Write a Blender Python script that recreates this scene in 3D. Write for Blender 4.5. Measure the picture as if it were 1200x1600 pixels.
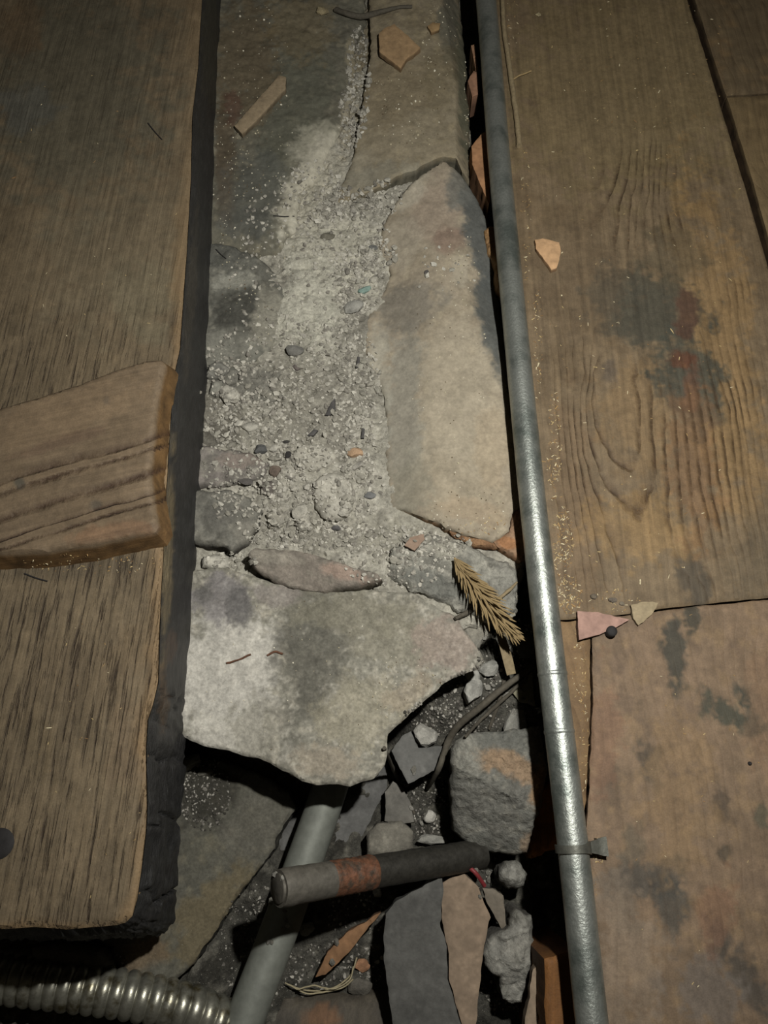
import bpy, math, random
import numpy as np
from mathutils import Vector, Matrix, Euler
from mathutils.geometry import delaunay_2d_cdt
from mathutils.bvhtree import BVHTree

for o in list(bpy.data.objects):
    bpy.data.objects.remove(o)
S = bpy.context.scene
COLL = S.collection
random.seed(7)
RNG = np.random.default_rng(11)

# ------------------------------------------------------------------ camera
F = 1200.0                       # focal length in pixels of the 1200x1600 frame
TILT = math.radians(20)
CAM = np.array([0.0, 0.0, 0.66])
cd = bpy.data.cameras.new('camera')
cam = bpy.data.objects.new('camera', cd)
COLL.objects.link(cam)
cam.location = CAM
cam.rotation_euler = (TILT, 0, 0)
cd.sensor_fit = 'VERTICAL'
cd.sensor_height = 36
cd.lens = 36 * F / 1600
cd.clip_start = 0.01
S.camera = cam

# ------------------------------------------------------------------ light
world = bpy.data.worlds.new('world')
S.world = world
world.use_nodes = True
bg = world.node_tree.nodes['Background']
bg.inputs[0].default_value = (1.0, 0.86, 0.62, 1)
bg.inputs[1].default_value = 0.022
ld = bpy.data.lights.new('hand_torch', 'SPOT')
ld.energy = 26.5
ld.color = (1.0, 0.985, 0.94)
ld.shadow_soft_size = 0.011
ld.spot_size = math.radians(165)
ld.spot_blend = 1.0
lamp = bpy.data.objects.new('hand_torch', ld)
COLL.objects.link(lamp)
lamp.location = (0.15, 0.19, 0.66)
lamp.rotation_euler = (Vector((0.12, 0.30, 0)) - Vector(lamp.location)).to_track_quat('-Z', 'Y').to_euler()
S.view_settings.view_transform = 'Standard'
S.view_settings.look = 'None'
S.view_settings.gamma = 1
S.view_settings.use_curve_mapping = False
S.view_settings.exposure = 0.0

# ------------------------------------------------------------------ pixel <-> world
cT, sT = math.cos(TILT), math.sin(TILT)
def rays(p):
    p = np.atleast_2d(np.asarray(p, float))
    u = (p[:, 0] - 600) / F
    v = -(p[:, 1] - 800) / F
    return np.stack([u, v * cT + sT, v * sT - cT], 1)
def unproj(p, z=0.0, g=(0, 0), c=None):
    """points of a traced outline on the (tilted) plane z + g.(xy-c)"""
    d = rays(p)
    c = np.array(c if c is not None else (0, 0), float)
    k = d[:, 2] - g[0] * d[:, 0] - g[1] * d[:, 1]
    t = (z + g[0] * (CAM[0] - c[0]) + g[1] * (CAM[1] - c[1]) - CAM[2]) / k
    return CAM + d * t[:, None]
def proj(P):
    Q = np.atleast_2d(P) - CAM
    y = Q[:, 1] * cT + Q[:, 2] * sT
    w = Q[:, 1] * sT - Q[:, 2] * cT
    w = np.maximum(w, 1e-3)
    return np.stack([600 + F * Q[:, 0] / w, 800 - F * y / w], 1)
def at(x, y, z):
    return Vector(unproj([(x, y)], z)[0])
def pxsize(z, y=1000):
    a = unproj([(600, y), (601, y)], z)
    return a[1, 0] - a[0, 0]

# ------------------------------------------------------------------ noise
def _h(i, j, k, seed):
    n = (i * 374761393 + j * 668265263 + k * 2147483647 + seed * 974634777) & 0xFFFFFFFF
    n = ((n ^ (n >> 13)) * 1274126177) & 0xFFFFFFFF
    n = (n ^ (n >> 16)) & 0xFFFF
    return n / 32767.5 - 1.0
def noise(P, scale, seed=0):
    Q = np.asarray(P, float) * scale
    I = np.floor(Q).astype(np.int64)
    f = Q - I
    f = f * f * f * (f * (f * 6 - 15) + 10)
    r = 0
    for dx in (0, 1):
        wx = f[:, 0] if dx else 1 - f[:, 0]
        for dy in (0, 1):
            wy = f[:, 1] if dy else 1 - f[:, 1]
            for dz in (0, 1):
                wz = f[:, 2] if dz else 1 - f[:, 2]
                r = r + wx * wy * wz * _h(I[:, 0] + dx, I[:, 1] + dy, I[:, 2] + dz, seed)
    return r
def fbm(P, scale, octv=3, seed=0, gain=0.5):
    r = 0; a = 1.0; t = 0
    for o in range(octv):
        r = r + a * noise(P, scale * 2.03 ** o, seed + 31 * o)
        t += a; a *= gain
    return r / t * 1.5

# ------------------------------------------------------------------ colour
def lin(c):
    c = np.asarray(c, float) / 255
    return np.where(c <= 0.04045, c / 12.92, ((c + 0.055) / 1.055) ** 2.4)
def smooth(a, b, x):
    t = np.clip((x - a) / (b - a), 0, 1)
    return t * t * (3 - 2 * t)
def paint(base, blobs=(), mottle=(), side=None, warp=0.35, wscale=60, seed=0):
    """own colour of a surface: base, stains with a place of their own, mottling"""
    def f(P, px, sd):
        C = np.tile(lin(base), (len(P), 1))
        for k, (sc, col, amt, lo, hi) in enumerate(mottle):
            m = smooth(lo, hi, fbm(P, sc, 4, seed + 7 * k + 3)) * amt
            C = C * (1 - m[:, None]) + lin(col) * m[:, None]
        w1 = fbm(P, wscale, 4, seed + 50)
        w2 = fbm(P, wscale * 3.1, 4, seed + 51, 0.65)
        for (cx, cy, rx, ry, rot, col, st) in blobs:
            a = math.radians(rot); dx = px[:, 0] - cx; dy = px[:, 1] - cy
            u = (dx * math.cos(a) + dy * math.sin(a)) / rx
            v = (-dx * math.sin(a) + dy * math.cos(a)) / ry
            d = np.sqrt(u * u + v * v) + warp * w1 + warp * 0.8 * w2
            m = (1 - smooth(0.62, 1.08, d)) * st
            C = C * (1 - m[:, None]) + lin(col) * m[:, None]
        gr = 1 + 0.16 * fbm(P, 330, 3, seed + 70) + 0.10 * fbm(P, 90, 3, seed + 71)
        C = C * gr[:, None]
        if side is not None:
            s = sd[:, None]
            C = C * (1 - s) + lin(side) * (0.75 + 0.35 * (fbm(P, 150, 3, seed + 60)[:, None])) * s
        return np.clip(C, 0, 1)
    return f

# ------------------------------------------------------------------ materials
def nodes(name):
    m = bpy.data.materials.new(name); m.use_nodes = True
    nt = m.node_tree
    return m, nt, nt.nodes['Principled BSDF']
def N(nt, t, **kw):
    n = nt.nodes.new(t)
    for k, v in kw.items():
        if k.startswith('i_'):
            n.inputs[int(k[2:])].default_value = v
        else:
            setattr(n, k, v)
    return n
def noise_node(nt, vec, scale, detail=6, rough=0.6, dist=0.0):
    n = N(nt, 'ShaderNodeTexNoise')
    n.inputs['Scale'].default_value = scale; n.inputs['Detail'].default_value = detail
    n.inputs['Roughness'].default_value = rough; n.inputs['Distortion'].default_value = dist
    nt.links.new(vec, n.inputs['Vector'])
    return n.outputs['Fac']
def maprange(nt, v, a, b, c, d):
    n = N(nt, 'ShaderNodeMapRange'); n.clamp = True
    nt.links.new(v, n.inputs[0])
    for i, x in enumerate((a, b, c, d)):
        n.inputs[i + 1].default_value = x
    return n.outputs[0]
def mth(nt, op, a, b=None, c=None):
    n = N(nt, 'ShaderNodeMath', operation=op)
    for i, x in enumerate((a, b, c)):
        if x is None: continue
        if isinstance(x, (int, float)): n.inputs[i].default_value = x
        else: nt.links.new(x, n.inputs[i])
    return n.outputs[0]
def scale_col(nt, col, fac):
    n = N(nt, 'ShaderNodeVectorMath', operation='SCALE')
    nt.links.new(col, n.inputs[0]); nt.links.new(fac, n.inputs['Scale'])
    return n.outputs[0]
def mixc(nt, fac, a, b):
    n = N(nt, 'ShaderNodeMix', data_type='RGBA')
    if isinstance(fac, (int, float)): n.inputs[0].default_value = fac
    else: nt.links.new(fac, n.inputs[0])
    for i, x in ((6, a), (7, b)):
        if isinstance(x, (tuple, list, np.ndarray)):
            n.inputs[i].default_value = (*[float(q) for q in x[:3]], 1)
        else: nt.links.new(x, n.inputs[i])
    return n.outputs[2]
def bump(nt, h, dist, strength=1.0, prev=None):
    n = N(nt, 'ShaderNodeBump'); n.inputs['Distance'].default_value = dist
    n.inputs['Strength'].default_value = strength
    nt.links.new(h, n.inputs['Height'])
    if prev is not None: nt.links.new(prev, n.inputs['Normal'])
    return n.outputs[0]

def stone_mat(name, rough=0.9, var=(0.72, 1.28), fine=420, bumps=((90, 0.0012), (420, 0.0005)), specks=0.0, speck_col=(190, 185, 165), stretch=None, spec=0.25):
    m, nt, b = nodes(name)
    a = N(nt, 'ShaderNodeAttribute', attribute_name='Col')
    tc = N(nt, 'ShaderNodeTexCoord').outputs['Object']
    if stretch:
        mp = N(nt, 'ShaderNodeMapping'); nt.links.new(tc, mp.inputs[0])
        mp.inputs['Scale'].default_value = stretch[0]; mp.inputs['Rotation'].default_value = (0, 0, math.radians(stretch[1]))
        tc = mp.outputs[0]
    f1 = noise_node(nt, tc, fine, 6, 0.65)
    c = scale_col(nt, a.outputs['Color'], maprange(nt, f1, 0.25, 0.75, *var))
    c = scale_col(nt, c, maprange(nt, noise_node(nt, tc, fine * 0.33, 7, 0.7), 0.3, 0.7, 0.5 + 0.5 * var[0], 0.5 + 0.5 * var[1]))
    if specks > 0:
        sp = maprange(nt, noise_node(nt, tc, 900, 2, 0.5), 0.74 - specks, 0.80 - specks, 0, 0.85)
        msk = maprange(nt, noise_node(nt, tc, 30, 3, 0.5), 0.45, 0.62, 0, 1)
        c = mixc(nt, mth(nt, 'MULTIPLY', sp, msk), c, lin(speck_col))
    nt.links.new(c, b.inputs['Base Color'])
    b.inputs['Roughness'].default_value = rough
    b.inputs['Specular IOR Level'].default_value = spec
    nrm = None
    for sc, d in bumps:
        nrm = bump(nt, noise_node(nt, tc, sc, 8, 0.62), d, 1.0, nrm)
    nt.links.new(nrm, b.inputs['Normal'])
    return m

def wood_mat(name, rot=0.0, rough=0.72, streak=(0.55, 1.2), crack=0.0, ring=False, ring_col=(52, 36, 22), bumpd=0.0006, along=6, across=170, spec=0.3):
    m, nt, b = nodes(name)
    a = N(nt, 'ShaderNodeAttribute', attribute_name='Col')
    tc0 = N(nt, 'ShaderNodeTexCoord').outputs['Object']
    mp = N(nt, 'ShaderNodeMapping'); nt.links.new(tc0, mp.inputs[0])
    mp.vector_type = 'TEXTURE'
    mp.inputs['Rotation'].default_value = (0, 0, math.radians(rot))
    mp.inputs['Scale'].default_value = (1.0 / across, 1.0 / along, 1.0 / across)
    tc = mp.outputs[0]
    s1 = noise_node(nt, tc, 1.0, 6, 0.62, 0.3)
    c = scale_col(nt, a.outputs['Color'], maprange(nt, s1, 0.3, 0.7, *streak))
    fine = noise_node(nt, tc0, 700, 3, 0.6)
    c = scale_col(nt, c, maprange(nt, fine, 0.3, 0.7, 0.88, 1.12))
    h = s1
    if crack > 0:
        g = N(nt, 'ShaderNodeAttribute', attribute_name='grain')
        mp2 = N(nt, 'ShaderNodeMapping'); nt.links.new(tc0, mp2.inputs[0]); mp2.vector_type = 'TEXTURE'
        mp2.inputs['Rotation'].default_value = (0, 0, math.radians(rot))
        mp2.inputs['Scale'].default_value = (1 / 420., 1 / 22., 1 / 420.)
        s2 = noise_node(nt, mp2.outputs[0], 1.0, 4, 0.6, 0.4)
        ck = mth(nt, 'MULTIPLY', maprange(nt, s2, 0.53, 0.70, 0, crack), g.outputs['Fac'])
        c = mixc(nt, ck, c, lin((34, 22, 14)))
        h = mth(nt, 'SUBTRACT', s1, mth(nt, 'MULTIPLY', ck, 1.2))
    if ring:
        r = N(nt, 'ShaderNodeAttribute', attribute_name='ring')
        g = N(nt, 'ShaderNodeAttribute', attribute_name='grain')
        w = mth(nt, 'MULTIPLY', mth(nt, 'SUBTRACT', noise_node(nt, tc0, 110, 4, 0.6), 0.5), 0.16)
        w2 = mth(nt, 'MULTIPLY', mth(nt, 'SUBTRACT', noise_node(nt, tc, 0.35, 4, 0.6), 0.5), 0.16)
        fr = mth(nt, 'FRACT', mth(nt, 'ADD', mth(nt, 'ADD', r.outputs['Fac'], w), w2))
        up = maprange(nt, fr, 0.45, 0.86, 0, 1)
        dn = maprange(nt, fr, 0.90, 0.985, 1, 0)
        ln = mth(nt, 'MULTIPLY', mth(nt, 'MULTIPLY', up, up), dn)
        brk = maprange(nt, noise_node(nt, tc0, 45, 4, 0.6), 0.36, 0.6, 0.25, 1)
        ln = mth(nt, 'MULTIPLY', mth(nt, 'MULTIPLY', ln, g.outputs['Fac']), brk)
        c = mixc(nt, mth(nt, 'MULTIPLY', ln, 0.8), c, lin(ring_col))
        h = mth(nt, 'SUBTRACT', mth(nt, 'MULTIPLY', s1, 0.5), mth(nt, 'MULTIPLY', ln, 1.5))
    nt.links.new(c, b.inputs['Base Color'])
    b.inputs['Roughness'].default_value = rough
    b.inputs['Specular IOR Level'].default_value = spec
    n1 = bump(nt, h, bumpd)
    n1 = bump(nt, fine, 0.00025, 0.7, n1)
    nt.links.new(n1, b.inputs['Normal'])
    return m

def plain_mat(name, col, rough=0.7, metal=0.0, var=(0.8, 1.2), scale=200, bd=0.0003, spec=0.3, patch=None):
    m, nt, b = nodes(name)
    tc = N(nt, 'ShaderNodeTexCoord').outputs['Object']
    rgb = N(nt, 'ShaderNodeRGB'); rgb.outputs[0].default_value = (*lin(col), 1)
    f = noise_node(nt, tc, scale, 5, 0.6)
    c = rgb.outputs[0]
    if patch:
        pm = maprange(nt, noise_node(nt, tc, patch[1], 5, 0.6), patch[2], patch[3], 0, 1)
        c = mixc(nt, pm, c, lin(patch[0]))
    c = scale_col(nt, c, maprange(nt, f, 0.3, 0.7, *var))
    nt.links.new(c, b.inputs['Base Color'])
    b.inputs['Roughness'].default_value = rough; b.inputs['Metallic'].default_value = metal
    b.inputs['Specular IOR Level'].default_value = spec
    nt.links.new(bump(nt, f, bd), b.inputs['Normal'])
    return m

M = {}
M['stone'] = stone_mat('weathered_stone')
M['stone_smooth'] = stone_mat('smooth_stone', var=(0.84, 1.16), bumps=((60, 0.0009), (500, 0.00025)), specks=0.02)
M['slab'] = stone_mat('slab_stone', var=(0.7, 1.3), bumps=((70, 0.0011), (420, 0.0004)), specks=0.02)
M['rough'] = stone_mat('rough_stone', var=(0.7, 1.3), bumps=((70, 0.0035), (260, 0.0016), (700, 0.0005)))
M['mortar'] = stone_mat('crumbled_mortar', var=(0.6, 1.3), fine=330, bumps=((150, 0.002), (480, 0.0012)), specks=0.05, speck_col=(205, 200, 182))
M['slate'] = stone_mat('slate', rough=0.75, var=(0.85, 1.15), bumps=((50, 0.0006), (420, 0.0002)), spec=0.3)
M['soil'] = stone_mat('dark_rubble_soil', var=(0.45, 1.35), fine=300, bumps=((120, 0.0035), (450, 0.0016)), specks=0.07, speck_col=(170, 166, 150))
M['tile'] = stone_mat('clay_tile', var=(0.9, 1.1), bumps=((200, 0.0003), (700, 0.00012)))
M['plank'] = wood_mat('old_floor_plank', rot=0, ring=True, streak=(0.72, 1.18), bumpd=0.0011)
M['plank_worn'] = wood_mat('worn_floor_plank', rot=0, ring=True, streak=(0.85, 1.12), bumpd=0.0007, across=90, along=10)
M['timber'] = wood_mat('weathered_timber', rot=-3, streak=(0.72, 1.16), crack=0.85, bumpd=0.0009, across=230, along=9)
M['offcut'] = wood_mat('offcut_wood', rot=104, ring=True, streak=(0.78, 1.15), bumpd=0.0012, ring_col=(50, 33, 24))
M['orange_wood'] = wood_mat('orange_pine', rot=-4, streak=(0.7, 1.2))
M['galv'] = plain_mat('galvanised_steel', (154, 157, 150), 0.40, 0.75, (0.86, 1.12), 420, 0.0004, patch=((112, 118, 112), 25, 0.45, 0.62))
M['flex'] = plain_mat('flexible_steel', (150, 148, 135), 0.36, 0.75, (0.7, 1.2), 160, 0.0003, patch=((95, 88, 66), 60, 0.5, 0.65))
M['grey_pipe'] = plain_mat('dusty_grey_steel', (112, 114, 106), 0.6, 0.25, (0.85, 1.15), 120, 0.0002)
M['strap'] = plain_mat('dull_steel', (96, 96, 88), 0.45, 0.6)
M['iron'] = plain_mat('black_iron', (52, 50, 45), 0.55, 0.35, (0.7, 1.3), 220, 0.0005)
M['rust'] = plain_mat('rust', (98, 66, 48), 0.6, 0.15, (0.6, 1.4), 260, 0.0008, patch=((70, 58, 48), 120, .45, .6))
M['straw'] = plain_mat('dry_straw', (142, 122, 86), 0.75, 0, (0.75, 1.25), 300)
M['stick'] = plain_mat('pale_stick', (126, 112, 86), 0.8, 0, (0.8, 1.2), 300)
M['darkstick'] = plain_mat('dark_stick', (78, 73, 63), 0.85, 0, (0.75, 1.2), 260)
M['pebble'] = stone_mat('pebble_stone', bumps=((200, 0.0008), (700, 0.0003)))
M['nail'] = plain_mat('dark_nail_and_hole', (38, 36, 35), 0.75, 0.1)
M['red'] = plain_mat('red_insulation', (112, 42, 44), 0.5)
M['fibre'] = plain_mat('root_fibre', (150, 140, 112), 0.85)
M['black'] = plain_mat('gap_shade_black', (16, 14, 12), 0.95)  # shade of the deep gap as a near-black colour; assigned to nothing

# ------------------------------------------------------------------ scene helpers
SNAME = []
SURF = []          # (verts, tris) of everything other things can lie on
def link(o, parent=None):
    COLL.objects.link(o)
    if parent is not None: o.parent = parent
    return o
def tag(o, label=None, cat=None, group=None, kind=None):
    if label: o['label'] = label
    if cat: o['category'] = cat
    if group: o['group'] = group
    if kind: o['kind'] = kind
    return o
def empty(name, loc=(0, 0, 0)):
    o = bpy.data.objects.new(name, None); o.location = loc; o.empty_display_size = 0.02
    return link(o)
def mesh_obj(name, V, Fs, mat, parent=None, col=None, attrs=None, surf=False, sharp=40, origin=None, smoothf=True):
    V = np.asarray(V, float)
    me = bpy.data.meshes.new(name)
    off = np.zeros(3) if origin is None else np.asarray(origin, float)
    me.from_pydata((V - off).tolist(), [], Fs)
    if col is not None:
        ca = me.color_attributes.new('Col', 'FLOAT_COLOR', 'POINT')
        ca.data.foreach_set('color', np.concatenate([col, np.ones((len(V), 1))], 1).astype(np.float32).ravel())
    for k, v in (attrs or {}).items():
        a = me.attributes.new(k, 'FLOAT', 'POINT')
        a.data.foreach_set('value', np.asarray(v, np.float32))
    me.materials.append(mat)
    if smoothf:
        me.polygons.foreach_set('use_smooth', np.ones(len(me.polygons), bool))
        if sharp: me.set_sharp_from_angle(angle=math.radians(sharp))
    me.validate()
    o = bpy.data.objects.new(name, me)
    link(o)
    if parent is not None:
        o.parent = parent
        o.location = Vector(off) - parent.location - (parent.parent.location if parent.parent else Vector((0, 0, 0)))
    else:
        o.location = off
    if surf:
        tr = []
        for f in Fs:
            for i in range(1, len(f) - 1): tr.append((f[0], f[i], f[i + 1]))
        SURF.append((V, tr)); SNAME.append((name, o.name))
    return o

def resample(W, step):
    out = []
    n = len(W)
    for i in range(n):
        a, b = W[i], W[(i + 1) % n]
        k = max(1, int(round(np.linalg.norm(b - a) / step)))
        for j in range(k): out.append(a + (b - a) * j / k)
    return np.array(out)
def chaikin(W, it):
    for _ in range(it):
        n = len(W); Q = []
        for i in range(n):
            a, b = W[i], W[(i + 1) % n]
            Q += [a * .8 + b * .2, a * .2 + b * .8]
        W = np.array(Q)
    return W
def inside(P, poly):
    x, y = P[:, 0], P[:, 1]
    r = np.zeros(len(P), bool)
    n = len(poly)
    for i in range(n):
        x0, y0 = poly[i]; x1, y1 = poly[(i + 1) % n]
        if y0 == y1: continue
        c = ((y0 > y) != (y1 > y)) & (x < (x1 - x0) * (y - y0) / (y1 - y0) + x0)
        r ^= c
    return r
def dist_poly(P, poly):
    d = np.full(len(P), 1e9)
    n = len(poly)
    for i in range(n):
        a = poly[i]; b = poly[(i + 1) % n]
        ab = b - a; L = ab @ ab + 1e-18
        t = np.clip(((P - a) @ ab) / L, 0, 1)
        q = P - a - t[:, None] * ab
        d = np.minimum(d, np.sqrt((q * q).sum(1)))
    return d

def slab(name, poly, z, thick, col, mat, parent=None, res=0.0025, jit=0.0010, jsc=120, rnd=0.003, rough=(), zf=None,
         flare=0.0, sidej=0.0015, g=(0, 0), soft=0, attrs=None, surf=True, seed=0, rings=4, bottom=None, sharp=38, own_origin=True):
    """a piece with an outline (traced, at its own depth z), a worked top, real thickness and sides"""
    poly = np.asarray(poly, float)
    W0 = unproj(poly, z)
    c = W0.mean(0)
    W = unproj(poly, z, g, c[:2])
    P2 = W[:, :2]
    ar = 0.5 * np.sum(P2[:, 0] * np.roll(P2[:, 1], -1) - np.roll(P2[:, 0], -1) * P2[:, 1])
    flip = ar < 0
    if flip: P2 = P2[::-1]
    if soft: P2 = chaikin(P2, soft)
    P2 = resample(P2, res * 1.2)
    n = len(P2)
    tang = np.roll(P2, -1, 0) - np.roll(P2, 1, 0)
    nrm = np.stack([tang[:, 1], -tang[:, 0]], 1)
    nrm /= np.linalg.norm(nrm, axis=1)[:, None] + 1e-12
    P3 = np.concatenate([P2, np.full((n, 1), z)], 1)
    P2 = P2 + nrm * (jit * fbm(P3, jsc, 4, seed + 5))[:, None]
    lo, hi = P2.min(0), P2.max(0)
    gx = np.arange(lo[0], hi[0], res); gy = np.arange(lo[1], hi[1], res * 0.87)
    X, Y = np.meshgrid(gx, gy); X[1::2] += res / 2
    G = np.stack([X.ravel(), Y.ravel()], 1)
    if len(G):
        G = G + RNG.uniform(-.12, .12, G.shape) * res
        G = G[inside(G, P2)]
        dg = dist_poly(G, P2)
        k = dg > res * 0.55
        G, dg = G[k], dg[k]
    else:
        dg = np.zeros(0)
    allp = np.concatenate([P2, G], 0)
    r = delaunay_2d_cdt([Vector(p) for p in allp], [], [list(range(n))], 1, 1e-7)
    vs, fs, orig = r[0], r[2], r[3]
    if len(vs) != len(allp):
        A = np.array([(v.x, v.y) for v in vs])
        order = {}
        for i, oo in enumerate(orig):
            for q in oo: order[q] = i
        ring = [order[i] for i in range(n)]
        dd = dist_poly(A, P2)
    else:
        A = np.array([(v.x, v.y) for v in vs])
        ring = list(range(n))
        dd = np.concatenate([np.zeros(n), dg])
        if orig and any(len(o) == 0 or o[0] != i for i, o in enumerate(orig)):
            order = {}
            for i, oo in enumerate(orig):
                for q in oo: order[q] = i
            ring = [order[i] for i in range(n)]
            dd = dist_poly(A, P2)
    plane = z + g[0] * (A[:, 0] - c[0]) + g[1] * (A[:, 1] - c[1])
    T = np.concatenate([A, plane[:, None]], 1)
    pxs = proj(T)
    dz = np.zeros(len(A))
    for k, (amp, sc) in enumerate(rough):
        dz += amp * fbm(T, sc, 4, seed + 11 * k + 1)
    if zf is not None: dz += zf(pxs[:, 0], pxs[:, 1], T)
    if rnd > 0:
        t = 1 - np.minimum(dd / rnd, 1)
        dz -= rnd * (1 - np.sqrt(np.maximum(0, 1 - t * t * 0.96)))
    T[:, 2] += dz
    V = [T]; faces = [list(f) for f in fs]
    nT = len(T)
    prev = ring
    base = nT
    edgez = T[ring, 2]
    E2 = T[ring, :2]
    for k in range(1, rings + 1):
        t = k / rings
        zz = edgez - thick * t if bottom is None else edgez * (1 - t) + bottom * t
        R = np.concatenate([E2, zz[:, None]], 1)
        jj = sidej * fbm(R, 140, 3, seed + 77) + flare * thick * t
        R[:, :2] += nrm * jj[:, None]
        V.append(R)
        cur = list(range(base, base + n)); base += n
        for i in range(n):
            j = (i + 1) % n
            faces.append([prev[j], prev[i], cur[i], cur[j]])
        prev = cur
    faces.append(list(reversed(prev)))
    V = np.concatenate(V, 0)
    px = proj(V)
    sd = np.zeros(len(V)); sd[nT:] = 1
    C = col(V, px, sd)
    at_ = {k: f(px[:, 0], px[:, 1], V) for k, f in (attrs or {}).items()}
    org = None
    if own_origin and parent is None:
        org = (c[0], c[1], V[:, 2].min())
    return mesh_obj(name, V, faces, mat, parent, C, at_, surf, sharp, origin=org)

def tube_mesh(path, rad, seg=16, cap=True, rfun=None):
    path = np.asarray(path, float); n = len(path)
    rad = np.broadcast_to(np.asarray(rad, float), (n,))
    tg = np.gradient(path, axis=0); tg /= np.linalg.norm(tg, axis=1)[:, None]
    up = np.array([0.13, 0.21, 1.0])
    V = []; Fc = []
    for i in range(n):
        a = np.cross(tg[i], up); a /= np.linalg.norm(a); b = np.cross(a, tg[i])
        for s in range(seg):
            th = 2 * math.pi * s / seg
            V.append(path[i] + rad[i] * (math.cos(th) * a + math.sin(th) * b))
    for i in range(n - 1):
        for s in range(seg):
            q = (s + 1) % seg
            Fc.append([i * seg + s, i * seg + q, (i + 1) * seg + q, (i + 1) * seg + s])
    if cap:
        Fc.append(list(range(seg))[::-1]); Fc.append([(n - 1) * seg + s for s in range(seg)])
    return np.array(V), Fc
def spline(pts, k):
    pts = np.asarray(pts, float); n = len(pts)
    t = np.linspace(0, n - 1, k); out = []
    for u in t:
        i = min(int(u), n - 2); f = u - i
        p0 = pts[max(i - 1, 0)]; p1 = pts[i]; p2 = pts[i + 1]; p3 = pts[min(i + 2, n - 1)]
        out.append(.5 * ((2 * p1) + (-p0 + p2) * f + (2 * p0 - 5 * p1 + 4 * p2 - p3) * f * f + (-p0 + 3 * p1 - 3 * p2 + p3) * f ** 3))
    return np.array(out)
def tube(name, path, rad, mat, parent=None, seg=16, surf=False, wob=0.0, seed=0):
    V, Fc = tube_mesh(path, rad, seg)
    if wob: V = V + wob * np.stack([fbm(V, 160, 3, seed + q) for q in range(3)], 1)
    org = None
    if parent is None:
        org = (path[:, 0].mean(), path[:, 1].mean(), V[:, 2].min())
    return mesh_obj(name, V, Fc, mat, parent, None, None, surf, 50, origin=org)

BV = [None, 0]; HITN = ['']
def hit(x, y):
    if BV[1] != len(SURF):
        Vs = []; Ts = []; o = 0
        for V, T in SURF:
            Vs.append(V); Ts.append(np.array(T) + o); o += len(V)
        BV[0] = BVHTree.FromPolygons(np.concatenate(Vs).tolist(), np.concatenate(Ts).tolist(), all_triangles=True)
        BV[1] = len(SURF)
        BV.append(None); BV[2:] = [np.cumsum([len(T) for V, T in SURF])]
    d = Vector(rays([(x, y)])[0]).normalized()
    loc, nrm, i, ds = BV[0].ray_cast(Vector(CAM), d)
    if loc is None: return at(x, y, -0.05), Vector((0, 0, 1))
    if nrm.z < 0: nrm = -nrm
    HITN[0] = SNAME[int(np.searchsorted(BV[2], i, side='right'))][0]
    return loc, nrm
def on(x, y, lift=0.0):
    p, n = hit(x, y)
    return np.array(p) + np.array([0, 0, lift])
def shard(name, poly, thick, colr, label, cat, group=None, mat='tile', lift=0.0006, rough=0.0002, side=None, g=(0, 0), res=0.0022, jit=0.0006, mott=None):
    """thin broken piece lying on whatever is under it"""
    hs = [hit(x, y)[0].z for x, y in poly]
    hs.append(hit(np.mean([p[0] for p in poly]), np.mean([p[1] for p in poly]))[0].z)
    z = max(np.percentile(hs, 70), np.mean(hs)) + thick + lift
    c2 = side or tuple(q * 0.8 for q in colr)
    o = slab(name, poly, z, thick, paint(colr, mottle=mott or ((160, tuple(q * 0.85 for q in colr), 0.6, 0, 0.8),), side=c2, seed=len(SURF)), M[mat], None, res, jit, 260,
             0.0007, ((rough, 120),), g=g, sidej=0.0005, rings=2, seed=len(SURF))
    return tag(o, label, cat, group)

# =================================================================== STRUCTURE
WZ = -0.015            # level of the wall head against the boards

# ---- floor boards -------------------------------------------------
floor = empty('floor', at(1000, 800, 0)); tag(floor, 'old brown floor boards on the right of the rubble wall', kind='structure')

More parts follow.
